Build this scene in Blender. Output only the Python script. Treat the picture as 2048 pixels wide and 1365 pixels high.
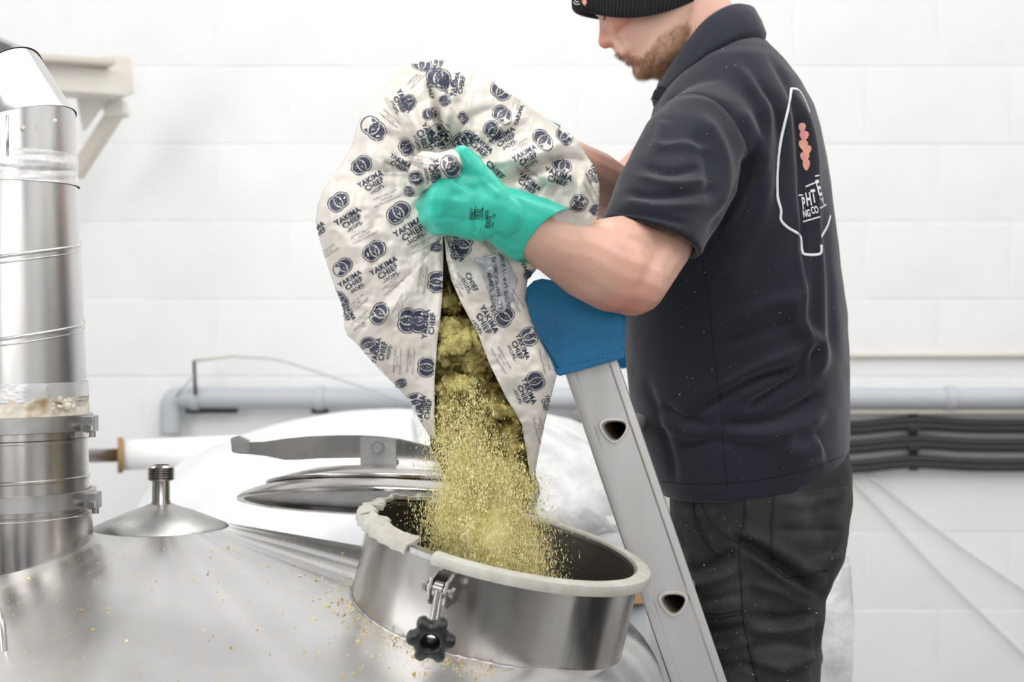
import bpy, bmesh, math, random
import numpy as np
from mathutils import Vector, Matrix
from mathutils.bvhtree import BVHTree
from mathutils.geometry import delaunay_2d_cdt

for o in list(bpy.data.objects): bpy.data.objects.remove(o)
scn = bpy.context.scene
col = scn.collection
rng = np.random.default_rng(7)
random.seed(7)
PI = math.pi

# ------------------------------------------------------------------ camera
CZ = 2.9                       # camera height above the brewery floor
F = 50.0 / 36.0 * 2048
cam = bpy.data.objects.new('camera', bpy.data.cameras.new('camera'))
col.objects.link(cam)
cam.location = (0, 0, CZ); cam.rotation_euler = (PI / 2, 0, 0)
cam.data.lens = 50; cam.data.sensor_width = 36
cam.data.dof.use_dof = True; cam.data.dof.focus_distance = 2.08; cam.data.dof.aperture_fstop = 4.0
scn.camera = cam
# ------------------------------------------------------------------ world, lights, exposure
w = bpy.data.worlds.new('world'); scn.world = w; w.use_nodes = True
w.node_tree.nodes['Background'].inputs[0].default_value = (.95, .97, 1, 1)
w.node_tree.nodes['Background'].inputs[1].default_value = .4
def area(name, loc, rot, sx, sy, power, colr=(1, 1, 1)):
    l = bpy.data.lights.new(name, 'AREA'); l.shape = 'RECTANGLE'; l.size = sx; l.size_y = sy
    l.energy = power; l.color = colr
    o = bpy.data.objects.new(name, l); o.location = loc; o.rotation_euler = rot
    col.objects.link(o); return o
for i, x in enumerate((-2.6, 0.2, 3.0)):
    area('skylight', (x, 0.9, 5.55), (0, 0, 0), 1.3, 6.5, 95, (1, .99, .97))
area('window_light', (-3.9, -.6, 3.9), (0, math.radians(-82), 0), 2.4, 3.6, 85, (.95, .97, 1))
area('roller_door_light', (1.2, -3.3, 3.7), (math.radians(80), 0, 0), 4.0, 2.2, 55, (1, .99, .98))
scn.view_settings.view_transform = 'Standard'; scn.view_settings.look = 'None'
scn.view_settings.gamma = 1; scn.view_settings.use_curve_mapping = False
scn.view_settings.exposure = 0.2

# ------------------------------------------------------------------ geometry helpers
def P(px, py, Y):
    "point of the world that lies at distance Y in front of the tripod"
    return np.array(((px - 1024) / F * Y, Y, CZ - (py - 682.5) / F * Y))
def to_px(v):
    v = np.asarray(v); return np.stack([1024 + v[:, 0] / v[:, 1] * F, 682.5 - (v[:, 2] - CZ) / v[:, 1] * F], 1)
def unit(v): v = np.asarray(v, float); return v / np.linalg.norm(v)
ROOTLOC = {}
def tag(o, label=None, cat=None, group=None, kind=None):
    if label: o['label'] = label
    if cat: o['category'] = cat
    if group: o['group'] = group
    if kind: o['kind'] = kind
    return o
def empty(name, loc, label, cat, group=None):
    o = bpy.data.objects.new(name, None); col.objects.link(o); o.location = tuple(loc)
    o.empty_display_size = .05
    ROOTLOC[o.name] = np.array(loc, float); return tag(o, label, cat, group)
class Sharp(list): pass
def build(name, verts, faces, mat, parent=None, loc=None, smooth=True, angle=None, kind=None, label=None):
    "verts in world space; the object is placed at loc or under its parent"
    if parent is not None: off = ROOTLOC[parent.name]
    else: off = np.array(loc if loc is not None else (0, 0, 0), float)
    if isinstance(faces, Sharp): angle = 7
    verts = np.asarray(verts, float) - off
    me = bpy.data.meshes.new(name); me.from_pydata(verts.tolist(), [], [list(map(int, f)) for f in faces]); me.update()
    if smooth:
        me.polygons.foreach_set('use_smooth', [True] * len(me.polygons))
    if angle is not None:
        bm = bmesh.new(); bm.from_mesh(me); bm.normal_update()
        for e in bm.edges:
            if len(e.link_faces) == 2 and e.calc_face_angle(0) > math.radians(angle): e.smooth = False
        bm.to_mesh(me); bm.free()
    if mat: me.materials.append(mat)
    o = bpy.data.objects.new(name, me); col.objects.link(o)
    if parent is None: o.location = tuple(off); ROOTLOC[o.name] = off
    else: o.parent = parent; ROOTLOC[o.name] = off
    return tag(o, label=label, kind=kind)
def join(parts):
    V, Fc, n = [], [], 0
    for v, f in parts:
        V.append(np.asarray(v, float)); Fc += [[i + n for i in q] for q in f]; n += len(v)
    return np.concatenate(V), Fc
def loft(secs, cap=True, closed=True):
    n = len(secs[0]); V = np.concatenate(secs); f = []
    for i in range(len(secs) - 1):
        for j in range(n if closed else n - 1):
            k = (j + 1) % n
            f.append([i * n + j, i * n + k, (i + 1) * n + k, (i + 1) * n + j])
    if cap:
        f.append(list(range(n))[::-1]); f.append([(len(secs) - 1) * n + j for j in range(n)])
    return V, f
def frames(pts):
    pts = np.asarray(pts, float); T = np.gradient(pts, axis=0); T /= np.linalg.norm(T, axis=1)[:, None] + 1e-12
    r = np.array((0, 0, 1.)) if abs(T[0][2]) < .9 else np.array((1., 0, 0))
    out = []
    for t in T:
        r = unit(r - t * r.dot(t)); out.append((t, r, np.cross(t, r)))
    return out
def tube(pts, rad, n=12, cap=True):
    if np.isscalar(rad): rad = [rad] * len(pts)
    a = np.arange(n) / n * 2 * PI
    return loft([p + R * (np.cos(a)[:, None] * u + np.sin(a)[:, None] * v) for p, R, (t, u, v) in zip(np.asarray(pts, float), rad, frames(pts))], cap)
def spline(pts, k=8):
    p = np.asarray(pts, float); out = []
    q = np.vstack([2 * p[0] - p[1], p, 2 * p[-1] - p[-2]])
    for i in range(1, len(q) - 2):
        for s in range(k):
            t = s / k; a, b, c, d = q[i - 1], q[i], q[i + 1], q[i + 2]
            out.append(.5 * ((2 * b) + (-a + c) * t + (2 * a - 5 * b + 4 * c - d) * t * t + (-a + 3 * b - 3 * c + d) * t ** 3))
    out.append(p[-1]); return np.array(out)
def basis(axis, ref=(1, 0, 0)):
    z = unit(axis); x = np.asarray(ref, float); x = unit(x - z * x.dot(z)); return x, np.cross(z, x), z
def lathe(prof, n, origin, axis=(0, 0, 1), ref=(1, 0, 0), cap=False, a0=0, a1=2 * PI):
    x, y, z = basis(axis, ref); full = abs(a1 - a0 - 2 * PI) < 1e-6
    a = a0 + (a1 - a0) * (np.arange(n) / n if full else np.arange(n) / (n - 1))
    o = np.asarray(origin, float)
    secs = [o + r * (np.cos(a)[:, None] * x + np.sin(a)[:, None] * y) + h * z for r, h in prof]
    return loft(secs, cap, full)
def box(c, sx, sy, sz, bev=.004, rot=None):
    bm = bmesh.new(); bmesh.ops.create_cube(bm, size=1)
    for v in bm.verts: v.co = Vector((v.co.x * sx, v.co.y * sy, v.co.z * sz))
    if bev: bmesh.ops.bevel(bm, geom=list(bm.edges), offset=bev, segments=2, affect='EDGES', profile=.6)
    bm.verts.index_update()
    V = np.array([v.co[:] for v in bm.verts]); f = [[v.index for v in q.verts] for q in bm.faces]; bm.free()
    if rot is not None: V = V @ np.array(rot).T
    return V + np.asarray(c, float), Sharp(f)
def prism(poly, a, b, bev=.004, seg=2):
    "polygon of 3-D points swept from offset vector a to offset vector b, edges bevelled"
    poly = np.asarray(poly, float); n = len(poly)
    bm = bmesh.new()
    A = [bm.verts.new(p + a) for p in poly]; B = [bm.verts.new(p + b) for p in poly]
    bm.faces.new(A[::-1]); bm.faces.new(B)
    for i in range(n): bm.faces.new((A[i], A[(i + 1) % n], B[(i + 1) % n], B[i]))
    bmesh.ops.recalc_face_normals(bm, faces=bm.faces)
    if bev:
        es = [e for e in bm.edges if e.calc_face_angle(0) > .6]
        bmesh.ops.bevel(bm, geom=es, offset=bev, segments=seg, affect='EDGES', clamp_overlap=True)
    bm.verts.index_update()
    V = np.array([v.co[:] for v in bm.verts]); f = [[v.index for v in q.verts] for q in bm.faces]; bm.free()
    return V, Sharp(f)
def capsule(p0, p1, r0, r1, n=14, m=5):
    p0 = np.asarray(p0, float); p1 = np.asarray(p1, float); d = p1 - p0; L = np.linalg.norm(d)
    if L < 1e-6: d = np.array((0, 0, 1.)); L = 1e-6
    x, y, z = basis(d, (1, .2, .1) if abs(unit(d)[0]) < .9 else (0, 1, 0)); a = np.arange(n) / n * 2 * PI; secs = []
    for t in np.linspace(-PI / 2 + .12, 0, m): secs.append(p0 + z * r0 * math.sin(t) + r0 * math.cos(t) * (np.cos(a)[:, None] * x + np.sin(a)[:, None] * y))
    for t in np.linspace(0, PI / 2 - .12, m): secs.append(p1 + z * r1 * math.sin(t) + r1 * math.cos(t) * (np.cos(a)[:, None] * x + np.sin(a)[:, None] * y))
    return loft(secs)
def chain(pts):
    "pts: (px,py,Y,r)"
    q = [(P(a, b, c), r) for a, b, c, r in pts]
    return [capsule(q[i][0], q[i + 1][0], q[i][1], q[i + 1][1]) for i in range(len(q) - 1)]
def ellipsoid(c, rx, ry, rz, M=None, n=24):
    t = np.linspace(.05, PI - .05, n // 2); a = np.arange(n) / n * 2 * PI; secs = []
    M = np.eye(3) if M is None else M
    for s in t:
        l = np.stack([rx * math.sin(s) * np.cos(a), ry * math.sin(s) * np.sin(a), np.full(n, rz * math.cos(s))], 1)
        secs.append(np.asarray(c) + l @ np.asarray(M).T)
    return loft(secs)
def evaluated(o):
    dg = bpy.context.evaluated_depsgraph_get(); me = bpy.data.meshes.new_from_object(o.evaluated_get(dg))
    V = np.empty(len(me.vertices) * 3); me.vertices.foreach_get('co', V); V = V.reshape(-1, 3)
    f = [list(p.vertices) for p in me.polygons]
    me0 = o.data; bpy.data.objects.remove(o); bpy.data.meshes.remove(me)
    return V, f
def temp(V, f):
    me = bpy.data.meshes.new('t'); me.from_pydata(np.asarray(V).tolist(), [], [list(map(int, q)) for q in f]); me.update()
    o = bpy.data.objects.new('t', me); col.objects.link(o); return o
def remesh(parts, voxel, smooth=4, factor=.5):
    o = temp(*join(parts))
    m = o.modifiers.new('r', 'REMESH'); m.mode = 'VOXEL'; m.voxel_size = voxel
    if smooth:
        s = o.modifiers.new('s', 'SMOOTH'); s.iterations = smooth; s.factor = factor
    return evaluated(o)
def boolean(A, B):
    a = temp(*A); b = temp(*B)
    m = a.modifiers.new('b', 'BOOLEAN'); m.operation = 'DIFFERENCE'; m.object = b; m.solver = 'EXACT'
    r = evaluated(a); bpy.data.objects.remove(b); return r
def solidify(V, f, th, offset=-1):
    o = temp(V, f); m = o.modifiers.new('s', 'SOLIDIFY'); m.thickness = th; m.offset = offset; return evaluated(o)
def vnormals(V, f):
    V = np.asarray(V); N = np.zeros_like(V)
    q = np.array([x if len(x) == 4 else [x[0], x[1], x[2], x[2]] for x in f if len(x) in (3, 4)])
    n = np.cross(V[q[:, 2]] - V[q[:, 0]], V[q[:, 3]] - V[q[:, 1]])
    t = q[:, 2] == q[:, 3]; n[t] = np.cross(V[q[t, 1]] - V[q[t, 0]], V[q[t, 2]] - V[q[t, 0]])
    for k in range(4): np.add.at(N, q[:, k], n)
    return N / (np.linalg.norm(N, axis=1)[:, None] + 1e-12)
def vn(p, seed=0):
    "value noise, p (N,3) -> (-1..1)"
    p = np.asarray(p, float) + seed * 17.31; i = np.floor(p).astype(np.int64); u = p - i; u = u * u * (3 - 2 * u); r = 0
    for dx in (0, 1):
        for dy in (0, 1):
            for dz in (0, 1):
                h = (i[:, 0] + dx) * 73856093 ^ (i[:, 1] + dy) * 19349663 ^ (i[:, 2] + dz) * 83492791
                h = (h ^ (h >> 13)) * 1274126177 & 0x7fffffff
                val = (h % 10007) / 5003.5 - 1
                r = r + val * (u[:, 0] if dx else 1 - u[:, 0]) * (u[:, 1] if dy else 1 - u[:, 1]) * (u[:, 2] if dz else 1 - u[:, 2])
    return r
def fbm(p, o=3, seed=0): return sum(vn(np.asarray(p) * 2 ** k, seed + k) / 2 ** k for k in range(o))
def polydist(q, poly):
    "distance from points q (N,2) to an open polyline, with side and parameter 0..1"
    poly = np.asarray(poly, float); best = np.full(len(q), 1e9); side = np.zeros(len(q)); tt = np.zeros(len(q))
    L = np.r_[0, np.cumsum(np.linalg.norm(np.diff(poly, axis=0), axis=1))]
    for i in range(len(poly) - 1):
        a = poly[i]; d = poly[i + 1] - a; l2 = d.dot(d) + 1e-9; t = np.clip(((q - a) @ d) / l2, 0, 1)
        v = q - (a + t[:, None] * d); ds = np.hypot(v[:, 0], v[:, 1]); m = ds < best
        best[m] = ds[m]; side[m] = np.sign(d[0] * v[m, 1] - d[1] * v[m, 0]); tt[m] = (L[i] + t[m] * (L[i + 1] - L[i])) / L[-1]
    return best, side, tt
def folds(V, f, lst, back=0.0):
    "creases in cloth: each (polyline, width, amplitude) pushes the surface in or out along its normal"
    V = np.array(V); N = vnormals(V, f); q = to_px(V); view = unit_rows(np.array((0, 0, CZ)) - V)
    wgt = np.clip((N * view).sum(1) * 2.5 + back, 0, 1); d = np.zeros(len(V))
    for pl, wd, amp in lst:
        ds, sd, t = polydist(q, spline(np.array(pl, float), 5) if len(pl) > 2 else pl)
        d += amp * np.exp(-(ds / wd) ** 2) * np.clip(np.minimum(t, 1 - t) * 6 + .15, 0, 1)
    return V + N * (d * wgt)[:, None]
def unit_rows(v): return v / (np.linalg.norm(v, axis=1)[:, None] + 1e-12)
def bvh(V, f): return BVHTree.FromPolygons([Vector(v) for v in V], [list(map(int, q)) for q in f])
CAM = Vector((0, 0, CZ))
def drop(tree, px, py, off=.0008):
    d = Vector(P(px, py, 1.0)) - CAM; d.normalize(); h = tree.ray_cast(CAM, d)
    if h[0] is None: return None
    n = h[1] if h[1].dot(d) < 0 else -h[1]
    return np.array(h[0] + n * off), np.array(n)
def lay(tree, v2, faces, off=.0008, maxe=.02):
    "lay a flat pattern on a surface; v2 in frame coordinates"
    out, ok, idx = [], [], {}
    for i, (x, y) in enumerate(v2):
        h = drop(tree, x, y, off)
        if h is not None: idx[i] = len(out); out.append(h[0])
    out = np.array(out) if out else np.zeros((0, 3)); fs = []
    for q in faces:
        if all(i in idx for i in q):
            r = [idx[i] for i in q]; p = out[r]
            if np.linalg.norm(p - p.mean(0), axis=1).max() < maxe: fs.append(r)
    return out, fs
def ribbon(tree, pts, width, off=.0012, thick=.001, k=8):
    "raised strip sewn or stuck along a line on a surface"
    p2 = spline(np.array(pts, float), k) if len(pts) > 2 else np.linspace(pts[0], pts[1], k * 3)
    C = [drop(tree, a, b, 0) for a, b in p2]; C = [c for c in C if c is not None]
    if len(C) < 2: return np.zeros((0, 3)), []
    c = np.array([x[0] for x in C]); n = np.array([x[1] for x in C]); T = np.gradient(c, axis=0); s = unit_rows(np.cross(T, n))
    secs = [np.array([c[i] + s[i] * width / 2 - n[i] * thick, c[i] + s[i] * width * .45 + n[i] * off, c[i] - s[i] * width * .45 + n[i] * off, c[i] - s[i] * width / 2 - n[i] * thick]) for i in range(len(c))]
    return loft(secs, True)
_tc = {}
def text2d(s, bold=0.0, space=1.0):
    key = (s, bold, space)
    if key in _tc: return _tc[key]
    c = bpy.data.curves.new('t', 'FONT'); c.body = s; c.align_x = 'CENTER'; c.align_y = 'CENTER'; c.offset = bold; c.resolution_u = 3; c.space_character = space
    o = bpy.data.objects.new('t', c); col.objects.link(o)
    V, f = evaluated(o)
    bm = bmesh.new(); vs = [bm.verts.new(v) for v in V]
    for q in f:
        try: bm.faces.new([vs[i] for i in q])
        except ValueError: pass
    for _ in range(3):
        es = [e for e in bm.edges if e.calc_length() > .22]
        if es: bmesh.ops.subdivide_edges(bm, edges=es, cuts=1)
        bmesh.ops.triangulate(bm, faces=bm.faces[:])
    bm.verts.index_update(); r = (np.array([v.co[:2] for v in bm.verts]), [[v.index for v in q.verts] for q in bm.faces]); bm.free()
    _tc[key] = r; return r
def place2d(v, x, y, rot, s, sx=1.0):
    "rot in degrees, clockwise as seen; v has y up"
    a = math.radians(rot); X = v[:, 0] * s * sx; Y = -v[:, 1] * s
    return np.stack([x + X * math.cos(a) - Y * math.sin(a), y + X * math.sin(a) + Y * math.cos(a)], 1)
def flakes(pos, size, flat=.35, stretch=None):
    n = len(pos); size = np.broadcast_to(size, (n,))
    base = np.array([(1, 0, -.3), (-.6, .8, -.2), (-.5, -.8, -.3), (.1, .1, .7)])
    A = rng.normal(size=(n, 3)); A = unit_rows(A); B = unit_rows(np.cross(A, rng.normal(size=(n, 3)))); C = np.cross(A, B)
    V = (base[None, :, 0:1] * A[:, None] + base[None, :, 1:2] * B[:, None] * .8 + base[None, :, 2:3] * C[:, None] * flat) * size[:, None, None]
    if stretch is not None: V[:, :, 2] *= stretch
    V = V + pos[:, None]; f = np.array([(0, 1, 2), (0, 3, 1), (1, 3, 2), (2, 3, 0)])
    return V.reshape(-1, 3), (f[None] + 4 * np.arange(n)[:, None, None]).reshape(-1, 3).tolist()

# ------------------------------------------------------------------ materials
def srgb(c): return tuple(((x / 255 + .055) / 1.055) ** 2.4 if x / 255 > .04045 else x / 255 / 12.92 for x in c) + (1,)
def mat(name, c1, rough=.5, metal=0., c2=None, nscale=20., bump=0., bscale=None, spec=.5, stretch=None, rough2=None, detail=4., sss=0., trans=0., alpha=1., sheen=0., lo=.35, hi=.65, coat=0., aniso=0.):
    m = bpy.data.materials.new(name); m.use_nodes = True; nt = m.node_tree; b = nt.nodes['Principled BSDF']
    b.inputs['Base Color'].default_value = srgb(c1); b.inputs['Roughness'].default_value = rough; b.inputs['Metallic'].default_value = metal
    b.inputs['Specular IOR Level'].default_value = spec; b.inputs['Alpha'].default_value = alpha
    b.inputs['Transmission Weight'].default_value = trans; b.inputs['Sheen Weight'].default_value = sheen; b.inputs['Coat Weight'].default_value = coat
    if sss: b.inputs['Subsurface Weight'].default_value = sss; b.inputs['Subsurface Scale'].default_value = .012; b.inputs['Subsurface Radius'].default_value = (1, .35, .2)
    if aniso:
        b.inputs['Anisotropic'].default_value = aniso; tg = nt.nodes.new('ShaderNodeTangent'); tg.direction_type = 'RADIAL'; tg.axis = 'Z'; nt.links.new(tg.outputs[0], b.inputs['Tangent'])
    tc = nt.nodes.new('ShaderNodeTexCoord'); mp = nt.nodes.new('ShaderNodeMapping'); nt.links.new(tc.outputs['Object'], mp.inputs[0])
    if stretch: mp.inputs['Scale'].default_value = stretch
    def nz(s, d=detail):
        n = nt.nodes.new('ShaderNodeTexNoise'); n.inputs['Scale'].default_value = s; n.inputs['Detail'].default_value = d; nt.links.new(mp.outputs[0], n.inputs[0]); return n
    if c2 is not None or rough2 is not None:
        n = nz(nscale); r = nt.nodes.new('ShaderNodeMapRange'); r.inputs[1].default_value = lo; r.inputs[2].default_value = hi; nt.links.new(n.outputs['Fac'], r.inputs[0])
        if c2 is not None:
            mx = nt.nodes.new('ShaderNodeMix'); mx.data_type = 'RGBA'; mx.inputs[6].default_value = srgb(c1); mx.inputs[7].default_value = srgb(c2)
            nt.links.new(r.outputs[0], mx.inputs[0]); nt.links.new(mx.outputs[2], b.inputs['Base Color']); m['mix'] = mx.name
        if rough2 is not None:
            r2 = nt.nodes.new('ShaderNodeMapRange'); r2.inputs[3].default_value = rough; r2.inputs[4].default_value = rough2
            nt.links.new(r.outputs[0], r2.inputs[0]); nt.links.new(r2.outputs[0], b.inputs['Roughness'])
    if bump:
        n = nz(bscale or nscale); bp = nt.nodes.new('ShaderNodeBump'); bp.inputs['Strength'].default_value = 1; bp.inputs['Distance'].default_value = bump
        nt.links.new(n.outputs['Fac'], bp.inputs['Height']); nt.links.new(bp.outputs[0], b.inputs['Normal'])
    return m
M = dict(
    wall=mat('white_painted_block', (243, 243, 243), .6, c2=(236, 236, 236), nscale=3, bump=.0012, bscale=60),
    room=mat('white_paint', (238, 238, 238), .6, c2=(232, 232, 232), nscale=2),
    roof=mat('grey_roof_sheet', (150, 152, 154), .6, c2=(135, 137, 139), nscale=2),
    side=mat('grey_painted_wall', (186, 187, 188), .6, c2=(176, 177, 178), nscale=2),
    dark=mat('dark_mirrored_panel', (26, 27, 29), .6),  # for unseen dark shapes added to be mirrored in the steel
    floor=mat('grey_floor', (196, 196, 194), .35, c2=(176, 176, 174), nscale=2, bump=.0005, bscale=30),
    steel=mat('brushed_steel', (226, 225, 224), .27, 1, c2=(212, 211, 210), nscale=6, rough2=.40, bump=.0012, bscale=7, detail=2, aniso=.7),
    neck=mat('polished_steel', (200, 197, 193), .12, 1, c2=(176, 172, 168), nscale=14, rough2=.3, bump=.00008, bscale=50, stretch=(1, 1, .25)),
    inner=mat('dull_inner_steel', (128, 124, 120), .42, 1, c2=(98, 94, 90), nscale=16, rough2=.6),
    duct=mat('galvanised_duct', (230, 229, 228), .16, 1, c2=(204, 202, 200), nscale=9, rough2=.36, bump=.0006, bscale=12, stretch=(1, 1, .16)),
    clamp=mat('satin_steel', (186, 185, 184), .38, 1, c2=(165, 164, 163), nscale=30, bump=.0001),
    tape=mat('foil_tape', (232, 231, 230), .3, .55, c2=(216, 215, 214), nscale=30, bump=.0022, bscale=28),
    crust=mat('crusty_sealant', (222, 214, 200), .8, c2=(176, 146, 108), nscale=32, bump=.003, bscale=60, lo=.5, hi=.72),
    alu=mat('aluminium', (212, 212, 212), .42, .75, c2=(194, 193, 191), nscale=8, rough2=.55, bump=.00015, bscale=300, stretch=(1, 1, .15)),
    alulip=mat('worn_aluminium_lip', (222, 220, 214), .4, .55, c2=(176, 168, 158), nscale=60, lo=.55, hi=.8),
    alu_in=mat('brown_rung_bore', (150, 134, 120), .7, 0, c2=(70, 58, 50), nscale=60),  # mottled brown, darker than the rest of the rung
    blue=mat('blue_rubber', (0, 128, 182), .42, c2=(0, 110, 164), nscale=14, bump=.0009, bscale=420, detail=2),
    gasket=mat('grey_rubber_gasket', (196, 194, 186), .6, c2=(180, 176, 165), nscale=40, bump=.0004, bscale=120),
    black=mat('black_plastic', (30, 31, 33), .32, bump=.0002, bscale=300),
    bag=mat('cream_bag_film', (223, 217, 208), .3, c2=(213, 206, 196), nscale=10, bump=.0011, bscale=42, spec=.5, detail=3),
    bagin=mat('bag_lining', (150, 142, 120), .4),
    ink=mat('navy_ink', (40, 47, 72), .5, c2=(52, 59, 82), nscale=40, spec=.5),
    inkgrey=mat('grey_ink', (126, 124, 122), .35),
    inkdark=mat('stamped_ink', (78, 78, 84), .4),
    sticker=mat('silver_lot_label', (192, 192, 198), .3, .1, c2=(178, 178, 186), nscale=18, bump=.0002, bscale=60),
    teal=mat('teal_rubber', (62, 204, 180), .36, c2=(48, 190, 166), nscale=18, bump=.0006, bscale=90),
    tealprint=mat('black_glove_print', (20, 40, 42), .5),
    skin=mat('skin', (228, 184, 165), .48, c2=(220, 167, 148), nscale=9, sss=.12, bump=.0004, bscale=260, lo=.4, hi=.75),
    hair=mat('brown_stubble', (128, 96, 68), .6, c2=(168, 132, 98), nscale=80),
    shirt=mat('faded_black_pique', (38, 40, 50), .85, c2=(30, 32, 41), nscale=5, bump=.0003, bscale=950, sheen=.25, spec=.2, detail=2),
    seam=mat('black_seam', (30, 31, 38), .9, sheen=.1, spec=.2),
    trousers=mat('worn_black_canvas', (42, 41, 42), .72, c2=(84, 83, 83), nscale=9, bump=.0012, bscale=60, spec=.3, lo=.5, hi=.85, detail=5),
    tseam=mat('black_canvas_edge', (34, 33, 34), .8, spec=.3),
    knit=mat('black_knit', (30, 29, 31), .9, sheen=.25, bump=.001, bscale=500, spec=.15),
    white_ink=mat('white_screen_print', (226, 228, 230), .7),
    pink=mat('pink_print', (206, 128, 140), .7, c2=(226, 170, 120), nscale=30),
    boot=mat('black_leather', (28, 27, 27), .45, bump=.0006, bscale=120),
    hops=mat('hop_pellets', (206, 194, 124), .9, c2=(92, 76, 34), nscale=26, bump=.006, bscale=240, spec=.1, detail=8, lo=.42, hi=.66),
    flake=mat('hop_flakes', (248, 240, 188), .9, c2=(224, 210, 140), nscale=40, spec=.1),
    crumb=mat('hop_crumbs', (222, 210, 160), .9, c2=(206, 176, 122), nscale=30, spec=.1),
    fleck=mat('pale_flecks', (214, 206, 176), .9, spec=.1),
    bgsteel=mat('wrapped_white_tank', (238, 239, 240), .35, c2=(222, 224, 226), nscale=5, bump=.006, bscale=14),
    film=mat('crinkled_clear_film', (236, 236, 236), .25, c2=(205, 205, 206), nscale=9, bump=.02, bscale=11),
    pvc=mat('grey_pvc', (188, 192, 196), .45),
    cream=mat('cream_metal', (226, 221, 212), .5),
    whitepipe=mat('white_lagging', (246, 246, 246), .5),
    brown=mat('rusty_flange', (158, 124, 84), .7),
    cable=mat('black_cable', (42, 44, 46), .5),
    orange=mat('orange_plastic', (234, 182, 138), .5),
    beige=mat('beige_bracket', (214, 207, 196), .6),
)
# brushing of the tank top runs in rays from its centre
def rays(m):
    nt = m.node_tree; b = nt.nodes['Principled BSDF']; tc = nt.nodes.new('ShaderNodeTexCoord'); sp = nt.nodes.new('ShaderNodeSeparateXYZ'); nt.links.new(tc.outputs['Object'], sp.inputs[0])
    at = nt.nodes.new('ShaderNodeMath'); at.operation = 'ARCTAN2'; nt.links.new(sp.outputs[1], at.inputs[0]); nt.links.new(sp.outputs[0], at.inputs[1])
    ln = nt.nodes.new('ShaderNodeVectorMath'); ln.operation = 'LENGTH'; cb0 = nt.nodes.new('ShaderNodeCombineXYZ'); nt.links.new(sp.outputs[0], cb0.inputs[0]); nt.links.new(sp.outputs[1], cb0.inputs[1]); nt.links.new(cb0.outputs[0], ln.inputs[0])
    cb = nt.nodes.new('ShaderNodeCombineXYZ'); nt.links.new(at.outputs[0], cb.inputs[0]); nt.links.new(ln.outputs['Value'], cb.inputs[1])
    mp = nt.nodes.new('ShaderNodeMapping'); mp.inputs['Scale'].default_value = (4, .6, 1); nt.links.new(cb.outputs[0], mp.inputs[0])
    n = nt.nodes.new('ShaderNodeTexNoise'); n.inputs['Scale'].default_value = 1.6; n.inputs['Detail'].default_value = 1.5; nt.links.new(mp.outputs[0], n.inputs[0])
    r = nt.nodes.new('ShaderNodeMapRange'); r.inputs[1].default_value = .3; r.inputs[2].default_value = .7; r.inputs[3].default_value = .2; r.inputs[4].default_value = .42
    nt.links.new(n.outputs['Fac'], r.inputs[0]); nt.links.new(r.outputs[0], b.inputs['Roughness'])
    bp = nt.nodes.new('ShaderNodeBump'); bp.inputs['Strength'].default_value = 1; bp.inputs['Distance'].default_value = .0022; nt.links.new(n.outputs['Fac'], bp.inputs['Height'])
    old = b.inputs['Normal'].links[0].from_node; nt.links.new(bp.outputs[0], old.inputs['Normal'])
rays(M['steel'])
# ================================================================== SETTING
WY = 4.7
def struct(name, V, f, mat, smooth=False): return tag(build(name, V, f, mat, loc=np.asarray(V).mean(0), smooth=smooth), kind='structure')
X0, X1, Y0, H = -4.2, 4.6, -3.6, 5.7
struct('floor', *box(((X0 + X1) / 2, (Y0 + WY) / 2, -.05), X1 - X0, WY - Y0, .1, 0), M['floor'])
struct('ceiling', *box(((X0 + X1) / 2, (Y0 + WY) / 2, H + .05), X1 - X0, WY - Y0, .1, 0), M['roof'])
struct('wall_left', *box((X0 - .05, (Y0 + WY) / 2, H / 2), .1, WY - Y0, H, 0), M['side'])
struct('wall_right', *box((X1 + .05, (Y0 + WY) / 2, H / 2), .1, WY - Y0, H, 0), M['room'])
struct('wall_front', *box(((X0 + X1) / 2, Y0 - .05, H / 2), X1 - X0, .1, H, 0), M['roof'])
struct('reflection_panel_1', *box((X1 - .03, 1.7, 1.9), .06, 3.8, 3.8, .01), M['dark'])  # unseen dark panel added so neck and tank shoulder reflect something dark
for i, (x, wd) in enumerate(((-2.6, .5), (-.7, .35), (1.3, .9), (3.2, .4))): struct('reflection_column_%d' % (i + 1), *box((x, Y0 + .1, 1.6), wd, .2, 3.2, .01), M['dark'])  # unseen dark boxes behind the camera, added for streak contrast in the steel
wall = struct('wall_back', *box(((X0 + X1) / 2, WY - .0465 + .1, H / 2), X1 - X0, .2, H, 0), M['wall'])
bh = 153.7 / F * WY; bw = 2.0 * bh * .93
bv, bf = box((0, 0, 0), bw - .004, .06, bh - .004, .003)
bme = None; zrow = CZ - (1215 - 682.5) / F * WY
for r in range(-3, 10):
    for c in range(-5, 8):
        x = (152 - 1024) / F * WY + bw * .5 + (c + (0 if r % 2 else .5) + 1) * bw
        z = zrow + bh * (r + .5)
        if z > H - .1: continue
        if bme is None:
            o = build('block', bv + np.array((x, WY - .018, z)), bf, M['wall'], parent=wall, smooth=True); o.location = (x - wall.location.x, WY - .018 - wall.location.y, z - wall.location.z)
            o.data.transform(Matrix.Translation(-o.location)); bme = o
        else:
            o = bme.copy(); col.objects.link(o); o.location = (x - wall.location.x, WY - .018 - wall.location.y + random.uniform(-.0008, .0008), z - wall.location.z)
            o.parent = wall
WF = WY - .048   # face of the blockwork

# ------------------------------------------------------------------ background things
def at(px, py, off): return P(px, py, WF - off)
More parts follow.
